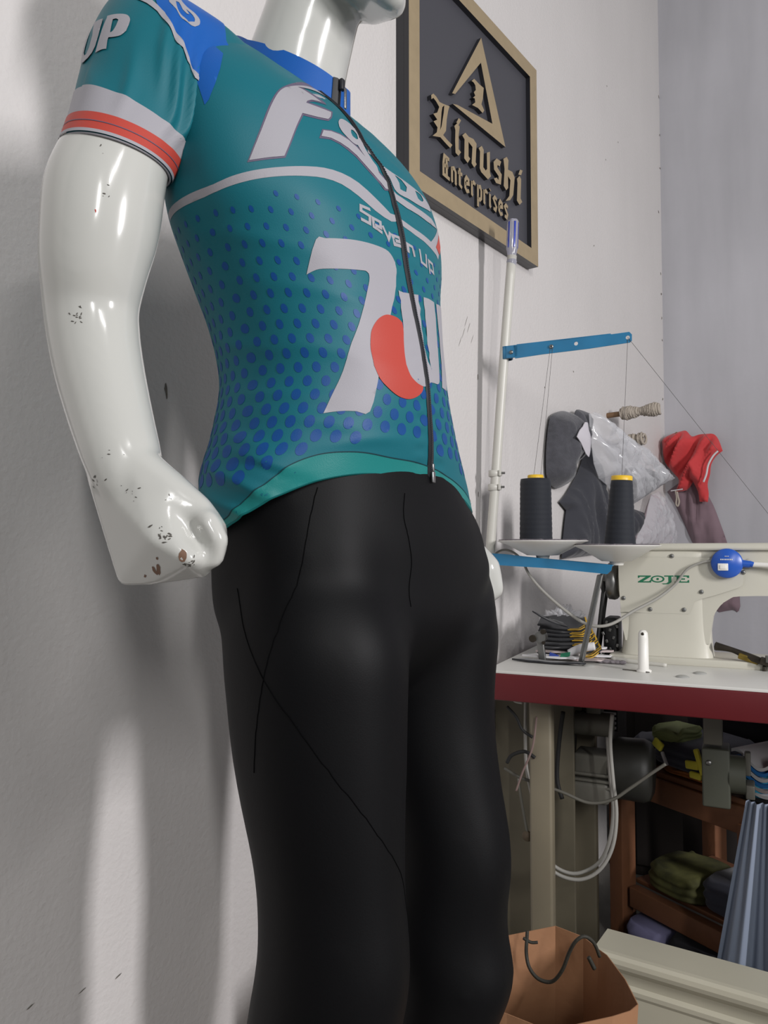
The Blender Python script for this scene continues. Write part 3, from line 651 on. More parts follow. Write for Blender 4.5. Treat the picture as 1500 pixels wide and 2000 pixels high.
def hull(points, rad):
    bm = bmesh.new()
    for p in points:
        m_ = bmesh.ops.create_icosphere(bm, subdivisions=2, radius=rad if len(p) < 4 else p[3])
        for v in m_['verts']: v.co += Vector(p[:3])
    r = bmesh.ops.convex_hull(bm, input=bm.verts)
    gi = [g for g in r['geom_interior'] if isinstance(g, bmesh.types.BMVert)]+[g for g in r['geom_unused'] if isinstance(g, bmesh.types.BMVert)]
    bmesh.ops.delete(bm, geom=list(set(gi)), context='VERTS')
    bm.verts.index_update(); V = [v.co.copy() for v in bm.verts]; Fc = [[v.index for v in f.verts] for f in bm.faces]; bm.free(); return V, Fc
FISTS = [hull([(-.2215,.618,1.0759)+(.018,), (-.2237,.628,1.0432)+(.008,), (-.2118,.632,.9938)+(.0075,), (-.184,.615,.9945)+(.006,), (-.144,.61,1.002)+(.008,), (-.1844,.6,1.0622)+(.012,), (-.1754,.585,1.026)+(.007,), (-.148,.585,1.0124)+(.009,), (-.1992,.665,1.0092)+(.010,), (-.2027,.66,1.0576)+(.012,), (-.1998,.612,1.0857)+(.018,)], .01),
 hull([(-.1998,.612,1.0816)+(.022,), (-.1695,.604,1.0617)+(.015,), (-.1476,.606,1.0485)+(.013,), (-.1361,.606,1.0323)+(.013,), (-.1348,.606,1.019)+(.012,), (-.1427,.604,1.0082)+(.011,), (-.1597,.592,1.0222)+(.010,), (-.1603,.65,1.0267)+(.012,), (-.1881,.64,1.0608)+(.013,)], .01),
 hull([(-.1383,.596,1.0381)+(.011,), (-.131,.596,1.0242)+(.011,), (-.1337,.598,1.011)+(.010,)], .01)]
for V, Fc in FISTS: bd.add(V, Fc, M_white)
# far arm: held close behind the trunk, fist by the hip
FARM = [(M3(-.06, -.055, 1.49), .050, .052), (M3(-.105, -.062, 1.465), .052, .054), (M3(-.128, -.080, 1.42), .047, .050), (M3(-.140, -.095, 1.36), .044, .046), (M3(-.150, -.110, 1.28), .042, .042), (M3(-.165, -.110, 1.20), .036, .038), (M3(-.190, -.080, 1.12), .034, .034), (M3(-.225, -.035, 1.05), .030, .030), (M3(-.245, -.005, 1.01), .030, .030)]
loft(bd, arm_loft(FARM), M_white)
V, Fc = hull([(.1165,1,1.007)+(.020,), (.1304,.99,.9907)+(.020,), (.1394,.99,.9645)+(.015,), (.1249,.99,.9546)+(.015,), (.1026,1.03,.9622)+(.02,), (.1063,1.03,1.0101)+(.02,)], .01); bd.add(V, Fc, M_white)
# neck, head with face
def nk(z): return hermite([(1.48, .058, .062, .040, -.048), (1.53, .057, .060, .040, -.038), (1.57, .053, .056, .040, -.022), (1.61, .050, .053, .040, -.006), (1.66, .050, .053, .040, .002)], z)
rr = []
for i in range(20):
    z = 1.48+(1.66-1.48)*i/19; a, b, l, f = nk(z); rr.append([M3(a*math.sin(2*math.pi*j/40)+l, b*math.cos(2*math.pi*j/40)+f, z) for j in range(40)])
loft(bd, rr, M_white)
HC = (.040, .0)
ellipsoid(bd, M3(.040, .000, 1.716), (.076, .096, .098), M_white, X=RV, Y=FV)
V, Fc = hull([M3(.040, .092, 1.578)+(.015,), M3(.056, .084, 1.582)+(.014,), M3(.024, .084, 1.582)+(.014,), M3(.080, .045, 1.608)+(.017,), M3(.000, .045, 1.608)+(.017,), M3(.090, -.005, 1.641)+(.02,), M3(-.010, -.005, 1.641)+(.02,), M3(.040, .076, 1.701)+(.02,), M3(.075, .062, 1.691)+(.02,), M3(.005, .062, 1.691)+(.02,)], .02); bd.add(V, Fc, M_white)
V, Fc = hull([M3(.040, .092, 1.716)+(.006,), M3(.040, .112, 1.666)+(.008,), M3(.050, .098, 1.664)+(.006,), M3(.030, .098, 1.664)+(.006,)], .01); bd.add(V, Fc, M_white)
ellipsoid(bd, M3(.040, .097, 1.633), (.020, .010, .006), M_white, X=RV, Y=FV); ellipsoid(bd, M3(.040, .096, 1.623), (.017, .010, .006), M_white, X=RV, Y=FV)
for s in (-1, 1): ellipsoid(bd, M3(.040+s*.078, -.005, 1.681), (.008, .018, .032), M_white, X=RV, Y=FV)
# feet
for r0, f0 in ((.085, -.02), (-.10, .01)):
    V, Fc = hull([M3(r0, f0-.02, .20)+(.034,), M3(r0, f0-.03, .155)+(.035,), M3(r0-.01, f0+.10, .142)+(.022,), M3(r0+.02, f0+.13, .140)+(.018,), M3(r0-.02, f0+.14, .138)+(.018,)], .03); bd.add(V, Fc, M_white)
body = toman(remesh('body', bd.build('body'), .0032, 9, None, [M_white, M_gloss_chip, M_scuff])); body['label'] = 'glossy white body, scuffed at the fist'
# hollow between thumb and palm
dc = Vector((-.145,.585,1.0268)); da = (Vector((-.1304,.585,1.0085))-Vector((-.1561,.585,1.0455))).normalized()
vd = Vector((dc.x, dc.y, 0)).normalized()
for v in body.data.vertices:
    d = v.co-dc
    if d.length < .07 and v.co.y < .64:
        a = d.dot(da); b = (d-da*a); b = b-vd*b.dot(vd); w = math.exp(-(a/.020)**2-(b.length/.0085)**2)
        v.co += vd*.0085*w
# paint chips and scuffs: thin flakes on the skin
bvb = BVHTree.FromObject(body, bpy.context.evaluated_depsgraph_get())
def flake(mb, p, size, ang, m, seed, asp=.5):
    h = bvb.find_nearest(Vector(p)); 
    if not h or h[0] is None: return
    n = h[1]; x = n.orthogonal().normalized(); y = n.cross(x); rn = random.Random(seed); K = 11; V = []
    for k in range(K):
        t = 2*math.pi*k/K; r = size*(.6+.6*rn.random()); a, b = r*math.cos(t), r*asp*math.sin(t)
        q = h[0]+x*(a*math.cos(ang)-b*math.sin(ang))+y*(a*math.sin(ang)+b*math.cos(ang))
        g = bvb.find_nearest(q); V.append(g[0]+g[1]*.00035)
    V.append(h[0]+n*.0004); mb.add(V, [(k, (k+1) % K, K) for k in range(K)], m, True)
def chip(name, mb, lab):
    o = mb.build(name); o.parent = body; o['label'] = lab
for i, (p, s, a, asp) in enumerate((((-.1499,.57,1.0115), .0052, .6, .7), ((-.1777,.59,.9963), .0066, .3, .35), ((-.1824,.59,.9935), .004, .9, .5), ((-.1922,.6,.9895), .0022, .1, .5), ((-.1771,.58,1.0036), .0016, 0, .8))):
    mb = MB(); flake(mb, p, s, a, M_gloss_chip, i, asp); chip('paint_chip', mb, 'brown chip in the white paint of the fist')
rn = random.Random(7)
for (px, n, spread, L) in (((-.2458,.6,1.2043), 14, .010, .0012), ((-.2206,.6,1.0683), 8, .012, .0015), ((-.1984,.58,1.0608), 8, .010, .0012), ((-.1691,.57,1.0335), 10, .007, .0016), ((-.1626,.57,1.0282), 8, .005, .0016), ((-.1466,.58,1.0036), 9, .006, .0016), ((-.1443,.58,1.0067), 5, .007, .0014), ((-.2109,.6,1.0892), 4, .008, .001), ((-.2274,.6,1.2943), 4, .012, .0012), ((-.1641,.585,1.0588), 5, .004, .0012), ((-.2289,.6,1.3326), 2, .012, .001)):
    mb = MB()
    for k in range(n):
        flake(mb, Vector(px)+Vector((rn.gauss(0, spread*.5), 0, rn.gauss(0, spread*.6))), L*(.4+.9*rn.random()), rn.random()*3, M_scuff, rn.random(), .35)
    chip('scuff_mark', mb, 'patch of small dark scuffs in the white paint')
mb = MB(); flake(mb, (-.2293,.6,1.2855), .0016, 1.0, M_red, 3, .4); chip('scuff_mark', mb, 'tiny red mark on the upper arm')
# stand: low white plinth under the feet
st = MB(); st.box(M3(-.01, .03, .055), (.40, .32, .11), mat('white laminate', (214, 212, 208), .4), X=RV, Y=FV, bev=.004)
tag(st.build('display_plinth'), 'low white plinth the mannequin stands on', 'plinth')

# ================================================================ framed wall sign
def WP(s, z, off=0.0): return WAO+WAD*s+WAN*off+Vector((0, 0, z))
M_gold = mat('dull gold paint', (166, 148, 118), .42, metal=.25, var=(30, .10), bump=(300, .15, .0004))
M_slate = mat('charcoal paint', (66, 66, 72), .48, bump=(500, .3, .0005))
M_slateside = mat('black gloss edge', (38, 38, 42), .30)
sign = empty('wall_sign', WP(-.3, 1.8, 0)); tag(sign, 'square black and gold carved sign reading Linushi Enterprises, hung on the wall', 'sign')
SI = Matrix.Translation(sign.location).inverted()
def tosign(o): o.parent = sign; o.matrix_parent_inverse = SI; return o
fo = [(-.6622,1.7852),(-.0615,1.7785),(-.0347,2.3345)]
L_, R_, B_, T_ = fo[0][0], (fo[1][0]+fo[2][0])/2, (fo[0][1]+fo[1][1])/2, fo[2][1]
fi = [(-.6221,1.822),(-.101,1.8213),(-.0767,2.2961)]
l_, r_, b_, t_ = fi[0][0], (fi[1][0]+fi[2][0])/2, (fi[0][1]+fi[1][1])/2, fi[2][1]
sd = MB(); sd.prism([(L_, B_), (R_, B_), (R_, T_), (L_, T_)], WP(0, 0, .001), WAD, (0, 0, 1), .020, M_slate, msid=M_slateside)
tosign(sd.build('sign_board'))
fr = MB(); fr.prism([(L_, B_), (R_, B_), (R_, T_), (L_, T_)], WP(0, 0, .0205), WAD, (0, 0, 1), .0135, M_gold, holes=[[(l_, b_), (l_, t_), (r_, t_), (r_, b_)]], msid=M_slateside)
o = tosign(fr.build('sign_frame')); o['label'] = 'flat gold border'
def raised(name, polys, depth=.011, lab=None):
    mb = MB()
    for P in polys: mb.prism(P[0], WP(0, 0, .0212), WAD, (0, 0, 1), depth, M_gold, holes=P[1:], msid=M_slateside)
    o = tosign(mb.build(name)); 
    if lab: o['label'] = lab
    return o
SO = (750, 0)
raised('triangle_emblem', [[[(-.3515,2.2636),(-.4868,2.059),(-.4739,2.0632),(-.3535,2.1998),(-.2974,2.0717),(-.4648,2.0418),(-.4845,2.0348),(-.2299,2.041)]]], lab='raised gold triangle with an open left corner')
raised('emblem_letter', [[[(-.3987,2.1315),(-.3866,2.1427),(-.3766,2.1424),(-.361,2.1414),(-.3404,2.1426),(-.3448,2.1139),(-.3519,2.0965),(-.3382,2.087),(-.3466,2.0767),(-.3685,2.0789),(-.3973,2.0734),(-.3818,2.0866),(-.3838,2.0954),(-.3924,2.093),(-.3817,2.1034),(-.3883,2.1089),(-.3788,2.1187),(-.3814,2.1296),(-.3894,2.1326)]]], lab='raised gold black-letter L')
LET = [[(-.5743,2.0127),(-.5658,2.02),(-.5544,2.019),(-.54,2.0129),(-.5225,2.0163),(-.4986,2.0226),(-.5047,2.0083),(-.5108,1.9858),(-.514,1.9583),(-.5258,1.9433),(-.5081,1.9396),(-.4871,1.9371),(-.4962,1.926),(-.5141,1.9288),(-.5376,1.9333),(-.5691,1.9229),(-.552,1.9383),(-.549,1.9508),(-.5649,1.9575),(-.5501,1.968),(-.566,1.9742),(-.55,1.9841),(-.5418,2.0008),(-.5544,2.0077),(-.5658,2.0103),(-.5732,2.0036)],
 [(-.4776,1.9859),(-.4651,1.9981),(-.4546,1.9945),(-.4591,1.9724),(-.4594,1.9389),(-.4488,1.936),(-.4608,1.9226),(-.4731,1.9248),(-.4747,1.9523),(-.4733,1.9778)], [(-.4588,2.0134),(-.4481,2.0125),(-.4589,1.9966),(-.4688,1.9981)],
 [(-.4427,1.9789),(-.4286,1.9915),(-.4131,1.9884),(-.3914,1.9923),(-.3768,1.9868),(-.382,1.9403),(-.3767,1.9363),(-.3888,1.9238),(-.4006,1.9293),(-.3963,1.9706),(-.4146,1.9755),(-.4149,1.9406),(-.4071,1.9376),(-.4189,1.9226),(-.4343,1.9275),(-.4326,1.9738)],
 [(-.3668,1.9806),(-.3517,1.9926),(-.3421,1.9865),(-.3447,1.9422),(-.333,1.9385),(-.3259,1.9455),(-.3268,1.9858),(-.3112,1.9948),(-.3119,1.9422),(-.3063,1.9348),(-.322,1.9205),(-.3552,1.9261),(-.3619,1.9329),(-.3601,1.9754)],
 [(-.2929,1.9766),(-.2767,1.9922),(-.2531,1.9935),(-.2608,1.9781),(-.2726,1.9769),(-.2741,1.9705),(-.2506,1.961),(-.2555,1.9329),(-.2805,1.9276),(-.292,1.9347),(-.2774,1.9425),(-.2672,1.94),(-.267,1.9502),(-.2902,1.958)],
 [(-.241,2.0058),(-.2226,2.0182),(-.2135,2.0126),(-.217,1.9872),(-.1922,1.9907),(-.1798,1.9806),(-.1884,1.9313),(-.2058,1.9111),(-.2305,1.8999),(-.2103,1.9205),(-.2035,1.9647),(-.2172,1.9704),(-.2162,1.9394),(-.227,1.9291),(-.2405,1.9357),(-.2353,1.9817)],
 [(-.167,1.9825),(-.1524,1.9958),(-.1427,1.9912),(-.1469,1.9372),(-.1373,1.9308),(-.1537,1.9177),(-.168,1.9238),(-.164,1.9724)], [(-.1488,2.0143),(-.1341,2.0175),(-.1426,2.0016),(-.1588,1.9971)]]
LH = [(-.529,2.0061),(-.5207,2.0146),(-.5232,1.9965),(-.528,1.978),(-.5328,1.9597),(-.5386,1.949),(-.535,1.9716),(-.5326,1.9921)]
raised('sign_name', [[P, LH] if k == 0 else [P] for k, P in enumerate(LET)], lab='raised gold black-letter name')
# second line, drawn with pen strokes on a common baseline
GL = {'E': [[(.85,.95),(.30,1.0),(.20,.6),(.20,.05),(.9,.0)],[(.2,.52),(.72,.55)],[(.55,.95),(.55,.1)]], 'n': [[(.2,.68),(.2,.02),(.3,-.04)],[(.15,.6),(.5,.7),(.75,.55),(.75,.0),(.88,-.04)]],
 't': [[(.35,.9),(.35,.08),(.7,-.02)],[(.1,.64),(.75,.66)]], 'e': [[(.22,.34),(.75,.42),(.70,.62),(.4,.7),(.2,.5),(.2,.12),(.45,-.02),(.8,.08)]],
 'r': [[(.25,.68),(.25,.02),(.4,-.03)],[(.25,.55),(.55,.7),(.8,.62)]], 'p': [[(.22,.72),(.22,-.42)],[(.22,.6),(.6,.7),(.78,.5),(.75,.12),(.5,-.02),(.22,.08)]],
 'i': [[(.35,.68),(.35,.04),(.55,-.03)],[(.35,.88),(.42,.94)]], 's': [[(.78,.62),(.45,.70),(.22,.54),(.70,.22),(.55,.0),(.2,.05)]]}
eb = [(-.5276,1.8546),(-.1973,1.8611),(-.5232,1.9017)]
ws = []; x = eb[0][0]; cw = (eb[1][0]-eb[0][0])/11.0; hh = eb[2][1]-eb[0][1]; zb = eb[0][1]; sl = (eb[1][1]-eb[0][1])/(eb[1][0]-eb[0][0])
for ch in 'Enterprises':
    w = cw*(1.25 if ch == 'E' else .62 if ch == 'i' else .98)
    for st in GL[ch]:
        ws.append([stroke([(x+p[0]*w, zb+(x-eb[0][0])*sl+p[1]*hh*1.0) for p in st], .0085)])
    x += w
raised('sign_wording', ws, .008, lab='smaller raised gold wording')
# ================================================================ sewing table
T0 = Vector((.2467, 1.6579, 0)); A_ = math.radians(25.27); TX = Vector((math.cos(A_), -math.sin(A_), 0)); TY = Vector((math.sin(A_), math.cos(A_), 0)); ZZ = Vector((0, 0, 1))
def TP(s, d, z): return T0+TX*s+TY*d+ZZ*z
def thing(name, loc, label, cat, group=None):
    o = empty(name, loc); tag(o, label, cat, group); o['_'] = 0; del o['_']; return o
def sub(mb, name, parent, label=None, root=None):
    """link mb as a child, keeping world coordinates"""
    r = root or parent
    while r.parent is not None: r = r.parent
    o = mb.build(name); o.parent = parent
    if parent is r: o.matrix_parent_inverse = Matrix.Translation(r.location).inverted()
    if label: o['label'] = label
    return o
M_lam = mat('white laminate top', (212, 211, 206), .35, var=(5, .05)); M_redpvc = mat('dark red edging', (94, 14, 22), .45, var=(8, .12))
M_cream = mat('cream enamel', (196, 193, 180), .42, var=(6, .08)); M_frame = mat('greenish cream painted steel', (122, 114, 96), .5, var=(6, .2))
M_iron = mat('grey cast iron', (98, 96, 88), .55, metal=.2, bump=(80, .3, .001), var=(12, .2)); M_black = mat('black paint', (20, 20, 22), .5)
M_chrome = mat('bright metal', (190, 190, 190), .22, metal=1); M_gal = mat('galvanised metal', (140, 140, 138), .38, metal=.9, var=(40, .2))
M_rubber = mat('black rubber', (18, 18, 18), .7)
tbl = thing('sewing_table', TP(.4, .25, 0), 'white topped sewing machine table with a dark red edge', 'table')
mb = MB(); TD = .50
mb.box(TP(.47, TD/2, .7495), (1.00, TD, .006), M_lam, X=TX, Y=TY, bev=.001)
sub(mb, 'tabletop', tbl)
mb = MB(); mb.box(TP(.47, TD/2, .718), (1.004, TD+.004, .057), M_redpvc, X=TX, Y=TY, bev=.003); sub(mb, 'table_edge', tbl, 'dark red edge band')
PSX = [(.0964,.1848)][0][0]
for (s, d, w) in ((.066, .10, .050), (PSX, .43, .060), (.92, .10, .05), (.92, .46, .05)):
    mb = MB(); mb.box(TP(s, d, .345), (w, .034, .69), M_frame, X=TX, Y=TY, bev=.006); sub(mb, 'leg', tbl)
mb = MB(); mb.box(TP(.015, .235, .34), (.19, .012, .68), mat('olive beige board', (92, 86, 70), .6, var=(5, .35)), X=TX, Y=TY, bev=.002); sub(mb, 'shade_panel', tbl, 'added dull panel that darkens the wall beside the table leg')  # added panel, its dull colour stands in for shade on the lower wall
for k, (s, d) in enumerate(((.3612,.0793), (.3908,.1412), (.1619,.1454))):
    mb = MB(); mb.lathe(TP(s, d, .7525), [(0, .004), (.008, .0036), (.0125, .002), (.014, 0)], mat('grey plastic cap', (158, 158, 154), .4), n=24)
    o = mb.build('cover_cap'); tag(o, ('grey metal cap on the white tabletop in front of the peg, nearer the edge', 'grey metal cap on the white tabletop, beside the machine base', 'grey metal cap on the white tabletop left of the machine, below the chrome rod')[k], 'cap', 'metal caps on the tabletop')
# ================================================================ sewing machine
MD = .257; MT = .085                                     # back face distance, thickness
sm = thing('sewing_machine', TP(.32, .30, .7525), 'cream industrial sewing machine with a green maker name on its back cover', 'sewing machine')
mb = MB()
def tprism(mb, pts, d, depth, m, holes=(), msid=None):
    """outline (s,z) standing at distance d, its face towards the camera, going back by depth"""
    mb.prism(pts, TP(0, d+depth, 0), TX, ZZ, depth, m, holes=holes, msid=msid)
def rbox(c, sz, m, bev, mb): mb.box(c, sz, m, X=TX, Y=TY, bev=bev)
# pillar with rounded foot, arm, bed
rings = []
for i in range(15):
    t = i/14; z = .752+t*.26; gr = .010*math.exp(-t*9); w = .190+2*gr; dd = .095+2*gr; ring = []
    for j in range(40):
        a = 2*math.pi*j/40; n = 5; c, s_ = math.cos(a), math.sin(a)
        ring.append(TP(.313+w/2*math.copysign(abs(c)**(2/n), c), .305+dd/2*math.copysign(abs(s_)**(2/n), s_), z))
    rings.append(ring)
loft(mb, rings, M_cream)
ar = round_loop([(.215,.868),(.215,1.005),(.225,1.012),(.80,1.020),(.80,.915),(.50,.910),(.445,.900),(.418,.870),(.41,.84),(.405,.80),(.225,.80)], 75, 4)
tprism(mb, ar, .262, .088, M_cream)
mb.box(TP(.50, .315, .760), (.62, .15, .018), M_cream, X=TX, Y=TY, bev=.004)
mb.box(TP(.745, .306, .945), (.11, .10, .16), M_cream, X=TX, Y=TY, bev=.014)
sub(mb, 'machine_body', sm)
mb = MB(); rings = []
for (h, e) in ((0, 0), (.006, 0), (.013, .003), (.0155, .008)):
    rings.append([TP(.505+(.300-e)*math.copysign(abs(math.cos(a))**.25, math.cos(a)),   .304+(.052-e)*math.copysign(abs(math.sin(a))**.4, math.sin(a)), 1.010+h+.008*math.cos(a)*.4) for a in [2*math.pi*j/48 for j in range(48)]])
loft(mb, rings, M_cream); sub(mb, 'top_lid', sm, 'long cream lid along the top of the arm')
cov = round_loop([(.212,.985),(.216,.874),(.226,.866),(.350,.866),(.366,.868),(.3725,.884),(.376,.894),(.395,.902),(.42,.910),(.452,.922),(.470,.930),(.476,.942),(.476,.985),(.468,.992),(.222,.992)], 60, 3)
mb = MB(); tprism(mb, [(p[0]*1.0, p[1]) for p in cov], MD-.0002, .004, M_cream, msid=mat('dark gap', (70, 66, 58), .7))
cvr = sub(mb, 'back_cover', sm, 'flat cream cover plate')
for (x, z) in ([(.3296,.9961),(.2228,.8979),(.2814,.8739),(.3538,.8753),(.3908,.9165),(.4767,.9612)]):
    mb = MB(); c = TP(x, MD-.0002, z); mb.lathe(c, [(0, .0032), (.0035, .003), (.0048, .0015), (.005, 0)], M_gal, axis=-TY, n=18)
    mb.box(c-TY*.0033, (.008, .0006, .0010), M_black, X=(TX+ZZ*.4).normalized(), Y=TY, Z=(ZZ-TX*.4).normalized()); o = mb.build('screw'); o.parent = cvr
M_green = mat('dark green lettering', (22, 104, 72), .5)
mb = MB()
def ink(mb, P, w=None, d=MD-.0002, m=None, holes=()):
    Q = stroke(P, w) if w else P
    mb.prism(Q, TP(0, d, 0), TX, ZZ, .0004, m or M_green, holes=holes)
lg = [(.2555,.9508),(.3658,.9526),(.3655,.9365)]; gx, gw, gt, gh = lg[0][0], lg[1][0]-lg[0][0], lg[0][1], lg[1][1]-lg[2][1]
def G(p): return (gx+gw*p[0], gt-gh+gh*p[1]+(lg[1][1]-lg[0][1])*p[0])
for P in ([(.0,1),(.26,1),(.26,.86),(.10,.18),(.22,.18),(.25,.36),(.27,.36),(.26,0),(0,0),(0,.14),(.16,.82),(.04,.82),(.02,.66),(0,.66)],
          [(.52,1),(.70,1),(.70,.84),(.66,.84),(.66,.05),(.60,-.22),(.50,-.25),(.47,-.12),(.56,-.10),(.60,.1),(.60,.84),(.52,.84)],
          [(.72,1),(1.0,1),(1.0,.66),(.97,.66),(.95,.84),(.84,.84),(.84,.60),(.92,.60),(.92,.42),(.84,.42),(.84,.16),(.96,.16),(.98,.36),(1.0,.36),(1.0,0),(.72,0),(.72,.16),(.76,.16),(.76,.84),(.72,.84)]):
    ink(mb, [G(p) for p in P])
el = lambda rx, ry: [G((.39+rx*math.cos(k*math.pi/14), .5+ry*math.sin(k*math.pi/14))) for k in range(28)]
ink(mb, el(.135, .5), holes=[el(.10, .34)]); ink(mb, el(.025, .16))
o = mb.build('maker_name'); o.parent = cvr; o['label'] = 'green ZOJE lettering'
# hand wheel
hw = MB(); hc = TP(.200, .306, .935)
hw.lathe(hc, [(.012, .004), (.030, .004), (.036, .008), (.043, .002), (.045, -.004), (.044, -.016), (.040, -.020), (.034, -.016), (.028, -.018), (.026, -.034), (.020, -.036), (0, -.036)], M_gal, axis=TX, n=48)
sub(hw, 'hand_wheel', sm)
hw = MB(); hw.cyl(TP(.195, .306, .935), TP(.222, .306, .935), .034, M_cream, n=32); sub(hw, 'wheel_boss', sm)
# drive belt
bl = MB(); 
for dd in (-.028, .030): bl.tube([TP(.176, .306+dd, .935), TP(.166, .306+dd*.9, .86), TP(.150, .306+dd*.8, .745), TP(.12, .306+dd*.6, .62)], .0042, M_rubber, n=8)
tag(bl.build('drive_belt'), 'black drive belt running from the hand wheel down through the table', 'belt')
bg = MB(); bg.box(TP(.186, .33, .800), (.034, .075, .095), M_black, X=TX, Y=TY, bev=.008)
for k in range(9):
    bg.box(TP(.186+.008*((k*7) % 5-2), .290, .765+.009*k), (.006, .004, .008), M_gal, X=(TX+ZZ*(.4 if k % 2 else -.3)).normalized(), Y=TY, Z=(ZZ-TX*(.4 if k % 2 else -.3)).normalized(), bev=.001)
o = bg.build('belt_guard'); tag(o, 'black guard with worn shiny spots at the left foot of the machine', 'guard')
# presser attachment at the right of the pillar
at_ = thing('binder_attachment', TP(.50, .30, .763), 'oily brass and steel attachment lying on the machine bed at the right edge', 'sewing attachment')
M_brass = mat('old brass', (150, 128, 62), .38, metal=.8, var=(60, .5)); M_oily = mat('oily steel', (72, 66, 58), .35, metal=.7, var=(60, .4))
mb = MB(); P = [(.4177,.7959),(.4509,.791),(.4834,.7795),(.5214,.7685),(.5606,.7579)]
mb.tube([TP(p[0], .27-.012*i, p[1]) for i, p in enumerate(P)], .0085, M_oily, n=8, rads=[.010, .006, .0085, .007, .008]); sub(mb, 'arm_bar', at_)
mb = MB(); q = P[2]; mb.box(TP(q[0], .244, q[1]-.004), (.042, .012, .013), M_brass, X=(TX-ZZ*.3).normalized(), Y=TY, Z=(ZZ+TX*.3).normalized(), bev=.003); sub(mb, 'brass_plate', at_)
mb = MB(); q = P[3]; mb.box(TP(q[0]+.008, .232, q[1]), (.05, .016, .016), M_oily, X=(TX-ZZ*.3).normalized(), Y=TY, Z=(ZZ+TX*.3).normalized(), bev=.003); mb.cyl(TP(q[0], .226, q[1]+.004), TP(q[0], .226, q[1]+.018), .006, M_gal); mb.box(TP(q[0]-.008, .235, q[1]-.016), (.008, .01, .022), M_oily, X=TX, Y=TY, bev=.002); sub(mb, 'clamp', at_)
# --- lamp on the back of the arm
lp = thing('machine_lamp', TP(.455, .25, .955), 'round blue machine lamp switch with a white button, stuck on the machine arm', 'lamp')
M_lb = mat('blue plastic', (34, 84, 176), .32); M_wp = mat('white plastic', (226, 224, 218), .4)
lc = [(.4443,.981)][0]; lc = TP(lc[0], .2560, lc[1])
mb = MB(); mb.lathe(lc, [(.0315, 0), (.0325, .003), (.0325, .013), (.030, .017), (0, .018)], M_lb, axis=-TY, n=48)
mb.cyl(lc+TX*.028-TY*.008, lc+TX*.046-TY*.008-ZZ*.002, .0085, M_lb, r2=.0075); mb.cyl(lc+TX*.044-TY*.008, lc+TX*.052-TY*.008-ZZ*.003, .0065, M_lb); sub(mb, 'switch_housing', lp)
mb = MB(); mb.box(lc-TY*.0185-ZZ*.008-TX*.008, (.021, .004, .0155), M_wp, X=TX, Y=TY, bev=.001); mb.box(lc-TY*.0205-ZZ*.008-TX*.008, (.013, .003, .009), M_wp, X=(TX), Y=(TY), bev=.001); sub(mb, 'button', lp, 'white rocker button')
mb = MB()
for k in range(8): mb.box(lc-TY*.0181+TX*(-.012+k*.0032)+ZZ*(.0085), (.0020, .0006, .0026), M_wp, X=TX, Y=TY)
for k in range(3): mb.box(lc-TY*.0181+TX*(-.003+k*.0030)+ZZ*(.0155), (.0018, .0006, .0015), M_wp, X=TX, Y=TY)
sub(mb, 'small_print', lp)
mb = MB(); mb.tube([lc+TX*.048-TY*.008-ZZ*.002, lc+TX*.09-TY*.012-ZZ*.004, lc+TX*.15-TY*.02-ZZ*.010, lc+TX*.22-TY*.02-ZZ*.03, lc+TX*.27+TY*.0-ZZ*.06], .0055, M_wp, n=12); sub(mb, 'gooseneck', lp, 'white bendable neck')
M_cab = mat('grey cable', (150, 148, 142), .5)
mb = MB(); cp = [(.4156,.9855),(.3946,.983),(.3625,.9667),(.3361,.9318),(.2996,.9008),(.249,.8712),(.2088,.8449)]+[(.1759,.8372),(.1414,.845),(.0947,.8763),(.0494,.9156),(.0191,.9513),(.0008,.9839),(-.0204,1.0034),(-.0457,1.0095),(-.0675,.997),(-.0754,.9709)]
mb.tube([TP(p[0], .248 if i < 4 else (.235-.02*(i-4) if i < 7 else (.185 if i < 12 else .190)), p[1]) for i, p in enumerate(cp)], .0032, M_cab, n=8, rads=[.0022, .0034, .0036, .003, .0026])
tag(mb.build('lamp_cable'), 'thin grey cable drooping from the blue lamp switch to the blue bar', 'cable')
# ================================================================ thread stand
SD = .165
ts = thing('thread_stand', TP(.03, SD, .7525), 'white pole thread stand with two blue bars and two white spool dishes', 'thread stand')
M_bb = mat('blue painted metal', (44, 122, 166), .35, var=(14, .18), coat=.2); M_pole = mat('off white painted tube', (196, 194, 186), .35, var=(10, .06))
pp = [(-.0115,1.7132),(-.0349,1.4431),(-.0583,1.149),(-.0694,1.0145),(-.0862,.7584)]
mb = MB(); mb.tube([TP(p[0], SD, p[1]) for p in ((pp[0],)+tuple(pp[1:4])+((pp[4][0], .7525),))], .0115, M_pole, n=20, sub=4); pole = sub(mb, 'pole', ts)
cl = [(-.0581,1.192),(-.0596,1.1588)]
for p in cl:
    mb = MB(); mb.lathe(TP(p[0], SD, p[1]-.008), [(.0125, 0), (.0145, .001), (.0145, .015), (.0125, .016)], M_pole, n=24); mb.cyl(TP(p[0]+.012, SD-.006, p[1]), TP(p[0]+.027, SD-.006, p[1]), .0028, M_gal); mb.box(TP(p[0]+.016, SD-.006, p[1]), (.006, .012, .014), M_pole, X=TX, Y=TY, bev=.001); o = mb.build('pole_clamp'); o.parent = pole
ub = [(-.0017,1.461),(-.0052,1.4932),(.0158,1.4932),(.1117,1.4919),(.2257,1.4926),(.2576,1.4934),(.263,1.4871),(.2628,1.4733),(.2584,1.4693),(.1692,1.4654),(.0641,1.4638)]
hc_ = [(.0845,1.4795),(.1407,1.4803),(.2542,1.4812)]
circ = lambda c, r: [(c[0]+r*math.cos(-k*math.pi/10), c[1]+r*math.sin(-k*math.pi/10)) for k in range(20)]
